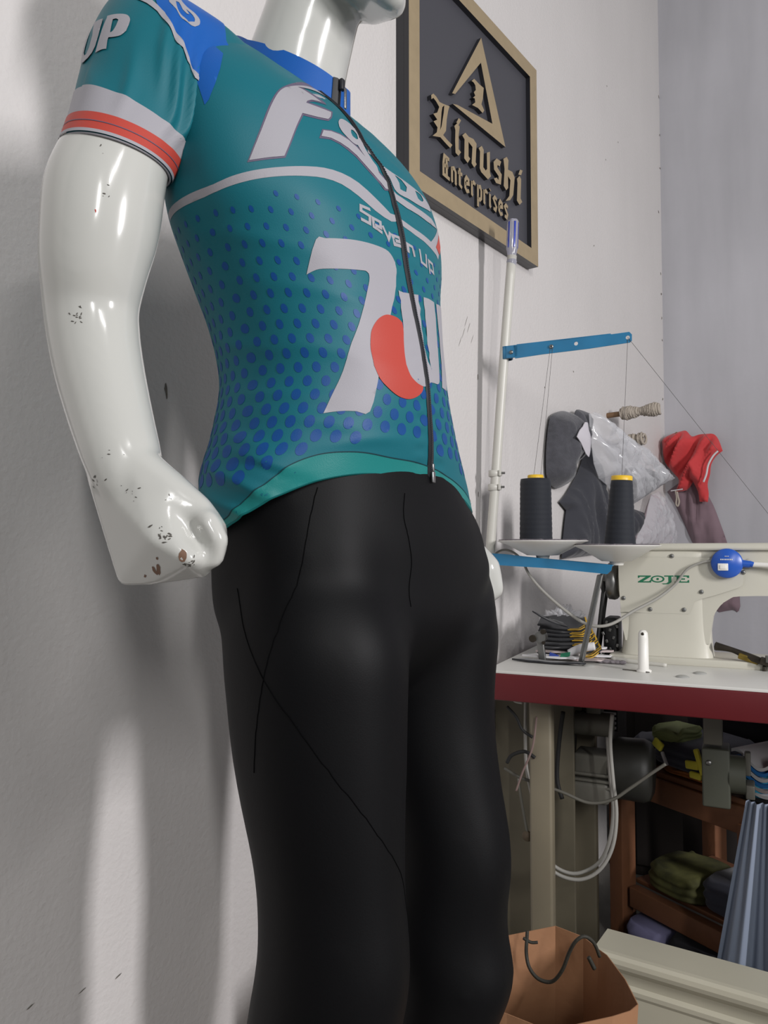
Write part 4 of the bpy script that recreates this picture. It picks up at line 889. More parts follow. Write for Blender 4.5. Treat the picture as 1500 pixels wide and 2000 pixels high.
mb = MB(); tprism(mb, ub, .150, .002, M_bb, holes=[circ(c, .0045) for c in hc_[1:]])
k0, k1 = ub[1], ub[4]; mb.box(TP((ub[3][0]+ub[0][0])/2+.055, .157, (ub[3][1]+ub[0][1])/2+.017), (.215, .014, .0018), M_bb, X=(TX+ZZ*((ub[5][1]-ub[1][1])/(ub[5][0]-ub[1][0]))).normalized(), Y=TY, Z=ZZ)
ua = sub(mb, 'guide_arm', ts, 'blue flat guide arm with eyelets')
mb = MB(); p = [(-.0233,1.4785)][0]; mb.lathe(TP(p[0]-.002, SD, p[1]-.015), [(.0118, 0), (.0138, 0), (.0138, .030), (.0118, .030)], M_bb, n=28); mb.box(TP(p[0]+.014, .152, p[1]), (.030, .004, .030), M_bb, X=TX, Y=TY, bev=.004); mb.lathe(TP(p[0]+.013, .150, p[1]-.002), [(.0, .004), (.004, .004), (.0045, 0)], M_gal, axis=-TY, n=12); o = mb.build('arm_clamp'); o.parent = ua
mb = MB(); mb.lathe(TP(hc_[0][0], .1500, hc_[0][1]), [(.0015, .003), (.0042, .003), (.005, 0)], M_gal, axis=-TY, n=16); o = mb.build('eyelet'); o.parent = ua
lb = [(-.0771,1.0022),(-.0772,.9753),(.0797,.9676),(.2034,.9566),(.2123,.9647),(.2147,.9772),(.1034,.9854),(-.0292,1)]
mb = MB(); tprism(mb, lb, .150, .0025, M_bb); tprism(mb, [lb[0], (lb[0][0], lb[0][1]-.003), (lb[5][0], lb[5][1]-.003), lb[5]], .1525, .020, M_bb); sub(mb, 'spool_bar', ts, 'blue lower bar carrying the dishes')
M_dish = mat('white plastic dish', (222, 220, 214), .38); M_lint = mat('grey lint', (118, 112, 116), .95, bump=(120, 1, .004))
for (px, w, d) in ((1058, .1025, .165), (1202, .0890, .165)):
    pass
DSH = [([(.0541,1.0301),(.0537,.9886)], .104), ([(.2208,1.0194),(.2202,.9762)], .094)]
for k, (P, r) in enumerate(DSH):
    c = TP(P[0][0], SD+.01, P[0][1]); zb_ = P[1][1]-P[0][1]
    mb = MB(); mb.lathe(c, [(.014, zb_), (.016, zb_+.008), (r*.35, zb_+.009), (r*.8, -.008), (r, -.0005), (r+.001, .0006), (r-.001, .0015), (r*.8, -.003), (r*.3, -.008), (0, -.008)], M_dish, n=64)
    dsh = sub(mb, 'spool_dish', ts)
    mb = MB(); rn = random.Random(k); N = 60; V = [c+ZZ*.004]
    for j in range(N):
        a = 2*math.pi*j/N; q = r*(.90+.10*rn.random()); V.append(c+TX*q*math.cos(a)+TY*q*math.sin(a)+ZZ*(.002+.003*rn.random()))
    for j in range(N):
        a = 2*math.pi*j/N; q = r*(.98); V.append(c+TX*q*math.cos(a)+TY*q*math.sin(a)+ZZ*(-.001))
    mb.add(V, [(0, 1+j, 1+(j+1) % N) for j in range(N)]+[(1+j, 1+N+j, 1+N+(j+1) % N, 1+(j+1) % N) for j in range(N)], M_lint); o = mb.build('lint_pad'); o.parent = dsh; o['label'] = 'fluffy grey pad'
# prop rods
p0, p1 = [(.1863,.9553),(.1411,.7522)]; mb = MB(); mb.box(TP((p0[0]+p1[0])/2, .162, (p0[1]+.7525)/2), (.014, .006, (p0[1]-.7525)*1.03), M_gal, X=(TX-ZZ*((p1[0]-p0[0])/(p0[1]-.7525))).normalized()*-1, Y=TY, Z=(ZZ-TX*((p1[0]-p0[0])/(p0[1]-.7525))).normalized(), bev=.0015); mb.box(TP((p0[0]+p1[0])/2+.003, .158, (p0[1]+.7525)/2), (.003, .004, (p0[1]-.7525)*1.0), M_chrome, X=TX, Y=TY, Z=(ZZ-TX*((p1[0]-p0[0])/(p0[1]-.7525))).normalized()); sub(mb, 'prop_rod', ts, 'slanting flat chrome rod')
# screwdriver pushed handle-up into the pole top
scw = thing('screwdriver', TP(pp[0][0], SD, pp[0][1]), 'clear and blue handled screwdriver stuck in the top of the white pole', 'screwdriver')
M_clear = mat('clear acetate', (196, 196, 210), .12, trans=.55, ior=1.45); M_sb = mat('blue acetate', (48, 66, 168), .2, coat=.5)
tp, bt = [(-.0083,1.8),(-.0129,1.6885)]; ax = (TP(tp[0], SD, tp[1])-TP(bt[0], SD, bt[1])); Lh = ax.length; axn = ax.normalized(); c0 = TP(bt[0], SD, bt[1])
mb = MB(); n = 24; prof = [(.0105, 0), (.0125, .10), (.0095, .20), (.0115, .30), (.0140, .38), (.0140, .95), (.0120, 1.0), (0, 1.0)]; V = []
xx = (TX-axn*TX.dot(axn)).normalized(); yy = axn.cross(xx)
for (r, h) in prof:
    for j in range(n): rr_ = r*(1-.10*(j % 4 == 0)*(h > .35)); V.append(c0+axn*h*Lh+xx*rr_*math.cos(2*math.pi*j/n)+yy*rr_*math.sin(2*math.pi*j/n))
mb.add(V, [(i*n+j, i*n+(j+1) % n, (i+1)*n+(j+1) % n, (i+1)*n+j) for i in range(len(prof)-1) for j in range(n)], M_clear); sub(mb, 'handle', scw, 'clear fluted handle')
mb = MB()
for a in (-2.0, -.9, .2, 1.3, 2.6): mb.box(c0+axn*Lh*.66+(xx*math.cos(a)+yy*math.sin(a))*.0135, (.0012, .0045, Lh*.56), M_sb, X=(xx*math.cos(a)+yy*math.sin(a)), Y=(yy*math.cos(a)-xx*math.sin(a)), Z=axn, bev=.0005)
mb.lathe(c0+axn*Lh*.18, [(.0102, -.003), (.0112, 0), (.0102, .003)], M_sb, axis=axn, n=16); sub(mb, 'blue_stripes', scw)
mb = MB(); mb.cyl(c0-axn*.03, c0+axn*.004, .003, M_chrome); sub(mb, 'shaft', scw)
# cones of thread
M_thr = mat('black thread', (17, 22, 32), .75, bump=(400, .4, .0005), sheen=.1); M_yel = mat('yellow plastic core', (224, 182, 40), .4)
def cone(px, ytop, ybot, r0, r1, lean, yh, lab):
    P = (px)
    c = TP(px[0][0], SD+.006, px[1][1]+.001); h = px[0][1]-px[1][1]-.001
    t = thing('thread_cone', c, lab, 'thread cone', 'cones of black thread'); ax = (ZZ*h+TX*lean).normalized(); mb = MB()
    prof = [(0, 0), (r0*.96, 0), (r0, .004)]; N = 44
    for k in range(N): prof.append((r0+(r1-r0)*k/N+.00015*(k % 2)+.0003*math.sin(k*1.7), .004+(h-.010)*k/N))
    prof += [(r1*.97, h-.002), (r1*.5, h)]
    mb.lathe(c, prof, M_thr, axis=ax, n=40); sub(mb, 'thread_winding', t)
    mb = MB(); q = c+ax*h; mb.lathe(q, [(r1*yh, -.003), (r1*yh, .006), (r1*yh*.92, .0075), (r1*yh*.6, .0075), (r1*yh*.55, -.01)], M_yel, axis=ax, n=32); sub(mb, 'core', t, 'yellow core end')
    return q+ax*.007
q1 = cone([(.0394,1.1777),(.0357,1.029)], 0, 0, .0375, .0355, 0, .52, 'thick black thread cone on the left dish')
q2 = cone([(.2284,1.1683),(.2154,1.0171)], 0, 0, .0340, .0235, .006, .98, 'tapering black thread cone with a wide yellow top, on the right dish')
M_th = mat('single thread', (82, 80, 80), .8)
def thread(pts, lab):
    mb = MB(); mb.tube(pts, .00045, M_th, n=5, sub=1); tag(mb.build('thread'), lab, 'thread', 'threads strung from the guide arm')
e0, e1, e2 = [TP(c[0], .149, c[1]) for c in hc_]
thread([q1-TX*.004, e0-TX*.002], 'thread rising from the left cone, the left strand of two'); thread([q1+TX*.012-ZZ*.004, e0+TX*.003], 'thread rising from the left cone, the right strand of two')
thread([q2, e2-ZZ*.003], 'thread rising straight from the right cone to the arm tip')
xq = [(.5249,1.0854)][0]; e3 = TP(xq[0], .15, xq[1]); thread([e2, e3, e3+(e3-e2)*.25], 'long thread slanting from the arm tip down to the right edge')
# peg with worn tip
p = (.2812,.118); mb = MB(); c = TP(p[0], p[1], .7525)
pg = thing('spool_peg', c, 'short white upright peg with a chipped tip on the tabletop', 'peg')
mb.lathe(c, [(.0, 0), (.016, 0), (.0165, .003), (.011, .006), (.0105, .07), (.0095, .082), (.006, .087), (0, .088)], M_wp, n=28); sub(mb, 'peg_post', pg)
mb = MB(); mb.lathe(c+ZZ*.080-TY*.0088, [(0, .0012), (.0030, .0010), (.0042, -.001)], M_oily, axis=-TY, n=9); sub(mb, 'chipped_hole', pg)
mb = MB(); p2 = (.2389,.1127); mb.tube([TP(p2[0], p2[1], .7550), TP(p2[0]+.03, p2[1]-.004, .7545), TP(p[0]+.014, p[1]-.017, .7545)], .0010, M_oily, n=6); tag(mb.build('wire_pin'), 'thin bent wire pin lying beside the white peg', 'pin')
mb = MB(); a, b = (.1975,.2366), (.3196,.2041); mb.tube([TP(a[0], a[1], .7585), TP((a[0]+b[0])/2, (a[1]+b[1])/2, .7565), TP(b[0], b[1], .7560)], .0048, M_pole, n=10, rads=[.006, .0055, .0042]); tag(mb.build('seam_ripper'), 'slim pale handled tool lying along the machine foot', 'tool')

# ================================================================ on the table, left of the machine
bw = thing('bobbin_winder', TP(.06, .2, .7525), 'small grey metal bobbin winder beside the striped fabric pile', 'bobbin winder')
q = [(.0492,.7519),(.0497,.8132),(.0377,.8055),(.058,.8018),(.0629,.8197)]
mb = MB(); mb.box(TP(q[0][0], .17, .785), (.016, .010, .066), M_gal, X=(TX+ZZ*.12).normalized(), Y=TY, Z=(ZZ-TX*.12).normalized(), bev=.002); sub(mb, 'bracket', bw)
mb = MB(); mb.cyl(TP(q[1][0], .158, q[1][1]-.004), TP(q[1][0], .182, q[1][1]-.004), .013, M_gal, n=28); mb.cyl(TP(q[2][0]-.004, .152, q[2][1]), TP(q[2][0]-.004, .162, q[2][1]), .0085, M_oily, n=20); mb.cyl(TP(q[4][0]-.006, .156, q[4][1]+.002), TP(q[4][0]-.006, .168, q[4][1]+.002), .006, M_oily, n=16); mb.cyl(TP(q[3][0], .154, q[3][1]-.005), TP(q[3][0], .160, q[3][1]-.005), .004, M_oily, n=12); sub(mb, 'wheel', bw)
def sheet(name, pts, base, thick, m, X, Y, seed, amp=.006, parent=None, edge_m=None, curl=.0):
    """soft flat piece of cloth lying in plane base + X,Y: pts are (u,v) outline"""
    mb = MB(); V2, Fc = fill2d([pts], .012, 1.0); N = Vector(X).cross(Vector(Y)); rn = Vector((seed*1.7, seed*.9, seed*2.3))
    def P(p, o): 
        h = noise.noise(Vector((p[0]*14, p[1]*14, 0))+rn)*amp+noise.noise(Vector((p[0]*40, p[1]*40, 3))+rn)*amp*.35+curl*(p[0]*p[0]+p[1]*p[1])
        return Vector(base)+Vector(X)*p[0]+Vector(Y)*p[1]+N*(h+o)
    top = [P(p, thick) for p in V2]; bot = [P(p, 0) for p in V2]
    mb.add(top, Fc, m, True); mb.add(bot, [tuple(reversed(f)) for f in Fc], m, True)
    cnt = {}
    for f in Fc:
        for i in range(len(f)):
            e = (f[i], f[(i+1) % len(f)]); cnt[e] = 1
    be = [e for e in cnt if (e[1], e[0]) not in cnt]
    for a, b in be: mb.add([bot[a], bot[b], top[b], top[a]], [(0, 1, 2, 3)], edge_m or m, True)
    return mb
M_bf = mat('black jersey cloth', (26, 27, 32), .8, sheen=.2); M_yf = mat('yellow piping', (206, 164, 52), .7); M_wf = mat('white cloth', (206, 204, 206), .8, sheen=.2); M_gf = mat('pale pink grey cloth', (186, 172, 170), .8)
a = (.0379,.2417); b = (.1544,.2512)
for k in range(9):
    w = .060-.001*k; L = .105-.003*k
    X = (TX+ZZ*(.16-.02*k)).normalized(); N = (ZZ+TY*-.42).normalized(); Y = N.cross(X).normalized()
    c = TP(.132-.0035*k+.002*(k % 2), .245+.003*k, .766+.0082*k)
    P = [(-L, -w*.5), (-L*.4, -w*.62), (L*.25, -w*.55), (L*.42, 0), (L*.3, w*.6), (-L*.5, w*.7), (-L*1.0, w*.25)]
    mb = sheet('x', P, c, .0035, M_bf, X, Y, k+1, .005, edge_m=M_bf, curl=.35)
    # yellow piped end
    e = [(-L*.05, -w*.60), (L*.25, -w*.55), (L*.42, 0), (L*.3, w*.6), (L*.26, w*.6), (L*.37, 0), (L*.21, -w*.50), (-L*.05, -w*.55)]
    V2, Fc = fill2d([e], .01); rn = Vector(((k+1)*1.7, (k+1)*.9, (k+1)*2.3)); NN = X.cross(Y)
    mb.add([c+X*p[0]+Y*p[1]+NN*(noise.noise(Vector((p[0]*14, p[1]*14, 0))+rn)*.005+.35*(p[0]**2+p[1]**2)+.0046) for p in V2], Fc, M_yf, True)
    mb.tube([c+X*p[0]+Y*p[1]+NN*(.35*(p[0]**2+p[1]**2)+.002+noise.noise(Vector((p[0]*14, p[1]*14, 0))+rn)*.005) for p in ((-L*.1, -w*.61), (L*.1, -w*.59), (L*.25, -w*.56), (L*.36, -w*.25))], .0012, M_yf, n=6)
    tag(mb.build('cut_cloth_piece'), ('lowest', 'second from the bottom', 'third from the bottom', 'fourth from the bottom', 'middle', 'fourth from the top', 'third from the top', 'second from the top', 'topmost')[k]+' black cloth piece with yellow piping in the striped pile', 'cloth piece', 'pile of black pieces with yellow piping')
mb = sheet('x', [(-.07, 0), (-.02, -.012), (.02, .0), (.0, .03)], TP(.085, .20, .835), .003, M_bf, (TX-ZZ*.42).normalized(), (TY).normalized(), 3, .004); tag(mb.build('cloth_tip'), 'black pointed cloth tip sticking up behind the bobbin winder', 'cloth piece')
SCR = [((1085,1300), .085, .03, M_bf, 'black cloth scrap at the bottom left of the scrap heap', -.1), ((1092,1294), .072, .03, M_wf, 'white edged scrap lying on the black scrap', .0), ((1105,1289), .06, .03, M_gf, 'pinkish scrap in the middle of the heap', .1),
       ((1150,1298), .055, .035, M_gf, 'pale scrap at the foot of the chrome rod', .15), ((1152,1290), .05, .032, M_wf, 'white scrap folded above the pale one', .1), ((1156,1284), .045, .03, M_gf, 'light grey scrap, second from the top of the right heap', .05), ((1140,1278), .05, .03, M_wf, 'white scrap on top of the right heap', .2)]
for k, (px, L, w, m, lab, an) in enumerate(SCR):
    s_, d_ = [(.0706,.1346), (.0724,.1775), (.0836,.2178), (.1537,.1904), (.1501,.2228), (.1537,.242), (.1348,.242)][k]
    X = (TX*math.cos(an)+TY*math.sin(an)); Y = ZZ.cross(X)
    c = TP(s_, d_+.01, .7535+(.0060*k if k < 3 else .007*(k-3)))
    P = [(-L, -.004), (-L*.5, -w*.5), (L*.3, -w*.45), (L*.9, -w*.2), (L, w*.3), (L*.2, w*.6), (-L*.6, w*.4)]
    mb = sheet('x', P, c+ZZ*.002, .004, m, X, Y, k*3+2, .004); tag(mb.build('cloth_scrap'), lab, 'cloth scrap', 'cloth scraps on the table')
rl = MB(); a = [(.1058,.7702),(.1644,.7889)]; rl.tube([TP(a[0][0], .205, a[0][1]), TP((a[0][0]+a[1][0])/2, .207, (a[0][1]+a[1][1])/2+.004), TP(a[1][0], .21, a[1][1])], .009, M_wf, n=14, rads=[.008, .010, .009]); tag(rl.build('rolled_cloth'), 'small white cloth roll lying on the scraps behind the chrome rod', 'cloth roll')
for (x, m, an, lab) in (((1082,1281), mat('blue label', (40, 62, 140), .6), .3, 'small blue cloth label on the scrap heap'), ((1104,1279), mat('green label', (40, 128, 96), .6), -.2, 'small green cloth label on the scrap heap')):
    p = [(.0756,.7645),(.1016,.7684)][0 if an > 0 else 1]; mb = MB(); mb.box(TP(p[0], .185, p[1]), (.022, .012, .002), m, X=(TX-ZZ*an).normalized(), Y=(TY*.6+ZZ*.6).normalized(), Z=(TX-ZZ*an).normalized().cross((TY*.6+ZZ*.6).normalized()), bev=.0005); tag(mb.build('cloth_label'), lab, 'label')
mb = MB(); p = (.1995,.1873)
for k in range(5):
    ellipsoid(mb, TP(p[0]-.02+.012*k, p[1]+.01, .7575), (.010, .008, .005), (M_lint, M_oily)[k == 2], X=TX, Y=TY, nu=10, nv=6)
tag(remesh('lint_tuft', mb.build('lint_tuft'), .003, 2, None, [M_lint]), 'grey tuft of lint by the machine foot', 'lint')
# crumpled clear bag
def crumple(name, ctr, rad, m, seed, lab, cat, amp=.25, X=TX, Y=TY, flat=0.0, freq=3.0, nu=64, nv=44):
    mb = MB(); V = []; rn = Vector((seed*3.1, seed*1.3, seed*.7))
    bm = bmesh.new(); bmesh.ops.create_icosphere(bm, subdivisions=5, radius=1)
    for v in bm.verts:
        n = v.co.normalized(); f = 1-amp+amp*1.6*abs(noise.noise(n*freq+rn))*1.6+amp*.5*abs(noise.noise(n*freq*2.6+rn))
        p = n*f; 
        if p.z < -1+flat: p.z = -1+flat
        v.co = Vector(ctr)+Vector(X)*p.x*rad[0]+Vector(Y)*p.y*rad[1]+ZZ*p.z*rad[2]
    me = bpy.data.meshes.new(name); bm.to_mesh(me); bm.free(); me.materials.append(m)
    for p in me.polygons: p.use_smooth = False if False else True
    o = bpy.data.objects.new(name, me); COL.objects.link(o); tag(o, lab, cat); return o
M_film = mat('clear plastic film', (232, 232, 236), .14, spec=.8, alpha=.34, coat=.5)
crumple('plastic_bag', TP(.060, .34, .8100), (.062, .05, .056), M_film, 5, 'crumpled clear plastic bag standing on the table beside the mannequin', 'plastic bag', .35, flat=.1)
# ================================================================ pegs and cloth hanging on the wall
M_rope = mat('dusty rope', (168, 158, 146), .9, bump=(150, .6, .002)); M_stick = mat('wooden peg', (120, 92, 66), .7)
PG = [([(.5409,1.4554)][0], .165, 'rope wound wooden peg above the hanging plastic bag', True), ([(.5851,1.3703)][0], .10, 'short rope wound peg stub below the longer one', False)]
for (s_, z_), L, lab, big in PG:
    t = thing('wall_peg', WP(s_, z_), lab, 'peg', 'rope wound wall pegs'); mb = MB(); ax = (WAN+ZZ*.03).normalized()
    mb.cyl(WP(s_, z_, -.01), WP(s_, z_)+ax*L, .009, M_stick, n=12); sub(mb, 'peg_rod', t)
    mb = MB(); x = WAD; y = ax.cross(x); pts = []; rn = random.Random(3)
    n = 330 if big else 90
    for i in range(n):
        a = i*.95; u = i/(n-1); R = .0125+.0045*math.sin(u*9)+.004*rn.random()
        pts.append(WP(s_, z_)+ax*((.05 if big else .06)+u*(L-(.05 if big else .06)+.004)+.006*math.sin(i*.31))+x*R*math.cos(a)+y*R*math.sin(a))
    mb.tube(pts, .0042, M_rope, n=6, sub=2); sub(mb, 'rope_winding', t)
def WB(s, z, off=0.0): return CORN+WAN*s-WAD*off+Vector((0, 0, z))
def drape(name, out, off, depth, m, seed, lab, cat, group=None, soft=.022, folds=(40, .35), step=.010, extra=None, dirn=0.0, WP=WP):
    """cloth hanging on the wall: (s,z) outline; its front bulges with vertical folds"""
    mb = MB(); V2, Fc = fill2d([out], step)
    seg = [(Vector(out[i]), Vector(out[(i+1) % len(out)])) for i in range(len(out))]
    def dist(p):
        p = Vector(p); b = 9
        for a, c in seg:
            ab = c-a; t = max(0, min(1, (p-a).dot(ab)/max(ab.length_squared, 1e-9))); b = min(b, (p-a-ab*t).length)
        return b
    rn = Vector((seed*1.1, seed*2.7, seed*.6)); H_ = []
    for p in V2:
        d = dist(p); k = 1-math.exp(-d/soft)
        u = p[0]+dirn*p[1]
        f = noise.noise(Vector((u*folds[0], p[1]*folds[0]*.22, 0))+rn)
        f2 = noise.noise(Vector((u*folds[0]*2.5, p[1]*folds[0]*.7, 5))+rn)
        f = (1-abs(f)*2.2)
        H_.append(depth*k*(1-folds[1]+folds[1]*f+folds[1]*.35*f2)+(extra(p) if extra else 0))
    top = [WP(p[0], p[1], off+h) for p, h in zip(V2, H_)]; bot = [WP(p[0], p[1], off-.002) for p in V2]
    mb.add(top, Fc, m, True); mb.add(bot, [tuple(reversed(f)) for f in Fc], m, True)
    cnt = {}
    for f in Fc:
        for i in range(len(f)): cnt[(f[i], f[(i+1) % len(f)])] = 1
    for a, b in [e for e in cnt if (e[1], e[0]) not in cnt]: mb.add([bot[a], bot[b], top[b], top[a]], [(0, 1, 2, 3)], m, True)
    if name is None: return mb
    o = mb.build(name); tag(o, lab, cat, group); return o
HG = 'clothes and bags hanging on the wall'
M_felt = mat('charcoal fleece', (74, 74, 80), .95, sheen=.35, var=(60, .3), bump=(300, .8, .002)); M_dk = mat('dark grey cloth', (54, 55, 62), .9, sheen=.2, var=(10, .15)); M_blk2 = mat('black cloth', (24, 24, 30), .9)
M_rc = mat('red cloth', (196, 54, 56), .8, sheen=.25, var=(12, .12)); M_pc = mat('dusty purple cloth', (126, 104, 112), .85, sheen=.3, var=(14, .2)); M_wl = mat('pale lining', (196, 192, 198), .85)
KZ = "(1080,780),4.1667"
drape('hanging_cloth', round_loop([(.1779,1.1239),(.1298,1.1468),(.1793,1.1743),(.26,1.2382),(.3053,1.2907),(.3471,1.3483),(.3916,1.2947),(.431,1.2117),(.4832,1.1511),(.5979,1.1477),(.6836,1.1545),(.8683,1.1405),(.7839,1.0852),(.691,1.0325),(.5224,.9997),(.3505,.9894),(.2057,.9837),(.1429,.981),(.1533,1.0411),(.1681,1.0949)], 60, 2), .010, .055, M_dk, 4, 'big dark grey cloth hanging behind the right thread cone', 'cloth', HG, folds=(22, .4), dirn=.4)
drape('hanging_fleece', round_loop([(.0613,1.3679),(.0745,1.3906),(.1177,1.4079),(.1667,1.4177),(.2077,1.4125),(.2309,1.4084),(.2385,1.3465),(.2557,1.2854),(.2172,1.2636),(.1573,1.2441),(.1653,1.2089),(.1249,1.1868),(.0946,1.185),(.0653,1.1953),(.0411,1.2211),(.041,1.2828),(.0505,1.332)], 60, 2), .012, .075, M_felt, 2, 'rolled charcoal fleece piece hanging leftmost on the wall', 'cloth', HG, folds=(28, .3))
drape('hanging_strap', round_loop([(.216,1.4218),(.2448,1.4315),(.2984,1.4316),(.2844,1.3959),(.2761,1.35),(.2776,1.3054),(.2594,1.2851),(.2358,1.2939),(.1945,1.3225),(.1674,1.3376),(.1791,1.3642),(.2056,1.3857)], 60, 2), .025, .06, M_felt, 7, 'grey fleece strap with a pale lining, hanging beside the rolled fleece', 'cloth', HG)
lin = drape('hanging_lining', round_loop([(.1568,1.3764),(.1753,1.377),(.1839,1.3548),(.1965,1.3383),(.1934,1.2984),(.1815,1.2776),(.1604,1.2845),(.125,1.3126),(.0962,1.3269),(.1172,1.3485),(.14,1.3619)], 60, 2), .080, .012, M_wl, 8, 'white lining piece curling out between the grey cloths', 'cloth', HG)
M_bagd = mat('dark cloth in the bag', (72, 72, 74), .8, var=(20, .3))
drape('bagged_cloth', round_loop([(.5284,1.2735),(.6427,1.289),(.7188,1.2888),(.8397,1.2852),(.9697,1.2814),(.9537,1.2619),(.8514,1.2371),(.7144,1.1901),(.5645,1.1539),(.518,1.156),(.5089,1.2157)], 60, 2), .066, .045, M_bagd, 9, 'dark cloth folded inside the clear bag', 'cloth', HG, folds=(30, .5))
M_film2 = mat('clear hanging film', (226, 226, 230), .16, spec=.8, alpha=.36, coat=.6)
drape('clear_bag', [(.232,1.4128),(.2763,1.4245),(.3313,1.4076),(.4263,1.3928),(.5161,1.3797),(.661,1.3585),(.7916,1.324),(.9034,1.289),(.9742,1.2714),(.9534,1.2517),(.8425,1.2268),(.6528,1.1778),(.5296,1.143),(.4609,1.1411),(.3762,1.2064),(.3045,1.2243),(.2661,1.2658),(.2439,1.3336)], .062, .075, M_film2, 12, 'clear plastic bag stretched over the dark cloth', 'plastic bag', HG, folds=(38, .6), step=.007, dirn=.8)
M_pf = mat('pinkish packed cloth', (188, 170, 176), .85, var=(30, .25))
drape('packed_cloth', round_loop([(.9782,1.2098),(1.068,1.205),(1.1287,1.1693),(1.1668,1.1318),(1.1873,1.0589),(1.2028,1.0419),(1.2013,1.0149),(.8285,1.0154),(.7901,1.0505),(.8883,1.1236)], 60, 2), .004, .03, M_pf, 15, 'pale pink packed cloth in the lower clear bag', 'cloth', HG)
drape('lower_clear_bag', [(.8713,1.2034),(.9583,1.2241),(1.0165,1.1923),(1.0841,1.1574),(1.1219,1.1204),(1.1429,1.0631),(1.1483,1.015),(.6902,1.0156),(.7173,1.054),(.8124,1.1209),(.8418,1.1662)], .036, .035, M_film2, 17, 'lower clear plastic bag behind the right cone, left of the purple cloth', 'plastic bag', HG, folds=(60, .6), step=.008)
drape('purple_cloth', round_loop([(.0077,1.2346),(.0363,1.255),(.0833,1.2815),(.1289,1.2743),(.1572,1.2212),(.1808,1.1735),(.2017,1.1124),(.2264,1.0336),(.2423,.9602),(.2622,.8785),(.2691,.7925),(.258,.7693),(.2433,.7776),(.1955,.766),(.1611,.8059),(.1327,.9682),(.0976,1.0387),(.0712,1.1054),(.0353,1.1877)], 60, 2), .003, .035, M_pc, 19, 'long dusty purple cloth hanging under the red one', 'cloth', HG, folds=(34, .55), WP=WB)
rd = drape('red_cloth', round_loop([(.004,1.3984),(.0058,1.4393),(.0388,1.4565),(.0759,1.465),(.0964,1.4645),(.1164,1.4416),(.1433,1.4462),(.1699,1.4467),(.1961,1.4434),(.2131,1.4216),(.2274,1.3769),(.2033,1.3581),(.1854,1.3271),(.1804,1.2905),(.171,1.2542),(.1747,1.2171),(.1707,1.1851),(.1412,1.1884),(.1352,1.228),(.1179,1.2661),(.0949,1.2345),(.0514,1.2293),(.0659,1.2735),(.0457,1.3029),(.0138,1.3477)], 60, 3), .045, .085, M_rc, 21, 'bright red cloth with a white edge, draped on a wall hook', 'cloth', HG, folds=(26, .6), dirn=-.5, step=.007, WP=WB)
mb = MB(); P = [(.226,1.3711),(.2076,1.3532),(.1905,1.3222),(.1825,1.2858),(.1719,1.2578)]; mb.tube([WB(p[0], p[1], .105) for p in P], .0035, M_wf, n=8); o = mb.build('white_edge'); o.parent = rd; o['label'] = 'white bound edge down the right side'; mb = MB(); P = [(.0514,1.2293),(.0721,1.2317),(.0958,1.2344)]; mb.tube([WB(p[0], p[1], .105) for p in P], .0022, M_wf, n=6); o = mb.build('hem_edge'); o.parent = rd; o['label'] = 'white hem at the lower left'
mb = MB(); P = [(.0698,1.2285),(.0739,1.2025),(.0713,1.1791),(.078,1.1705),(.0828,1.1881),(.0785,1.207),(.0757,1.2259)]; mb.tube([WB(p[0], p[1], .108) for p in P], .0035, M_rope, n=6); o = mb.build('drawstring'); o.parent = rd; o['label'] = 'pale knotted drawstring'
mb = MB(); s_, z_ = [(.0635,1.4557)][0]; mb.cyl(WB(s_, z_, -.01), WB(s_, z_, .06), .006, M_stick, n=10); tag(mb.build('wall_hook'), 'wall hook hidden under the red cloth', 'hook')

# ================================================================ under the table
mo = thing('machine_motor', TP(.25, .30, .45), 'grey cast motor with a dark drum hanging under the table', 'motor')
def tb(px, d): return px
b1 = [(.1095,.613),(.1865,.6203),(.184,.4197),(.0989,.4077),(.1448,.5686),(.1007,.582),(.1432,.4258)]
s0, s1 = b1[3][0], b1[1][0]; zt, zbm = b1[0][1], b1[2][1]
mb = MB(); mb.box(TP((s0+s1)/2+.004, .30, (zt+.69)/2), (.035, .05, .69-zt+.02), M_iron, X=TX, Y=TY, bev=.004); mb.box(TP((s0+s1)/2+.006, .30, .684), (.09, .10, .012), M_iron, X=TX, Y=TY, bev=.002); sub(mb, 'hanger', mo)
mb = MB(); cs = (s0+s1)/2
mb.cyl(TP(s0+.004, .285, zt-.018), TP(s1+.004, .285, zt-.018), .028, M_iron, n=24)
mb.box(TP(cs+.004, .285, (zt+zbm)/2-.012), (s1-s0-.004, .075, .055), M_iron, X=TX, Y=TY, bev=.006)
for k in range(3): mb.box(TP(cs+.002, .268, (zt+zbm)/2-.030-.014*k), (s1-s0+.012-.004*k, .055, .007), M_iron, X=TX, Y=TY, bev=.002)
mb.box(TP(cs-.002, .275, zbm+.024), (s1-s0+.004, .070, .050), M_iron, X=TX, Y=TY, bev=.010); sub(mb, 'motor_casting', mo)
dc_ = [(.2398,.4948)][0]; M_drum = mat('dark enamel', (44, 44, 40), .5, var=(10, .2))
mb = MB(); mb.lathe(TP(dc_[0]-.052, .30, dc_[1]), [(0, -.010), (.050, -.008), (.064, 0), (.070, .010), (.072, .070), (.066, .085), (.05, .092), (0, .094)], M_drum, axis=TX, n=48); sub(mb, 'motor_drum', mo)
mb = MB(); mb.lathe(TP(s0-.020, .285, zt-.065), [(0, 0), (.018, 0), (.034, -.004), (.036, .002), (.028, .008), (.036, .014), (.034, .020), (0, .020)], M_black, axis=TX, n=32); sub(mb, 'pulley', mo)
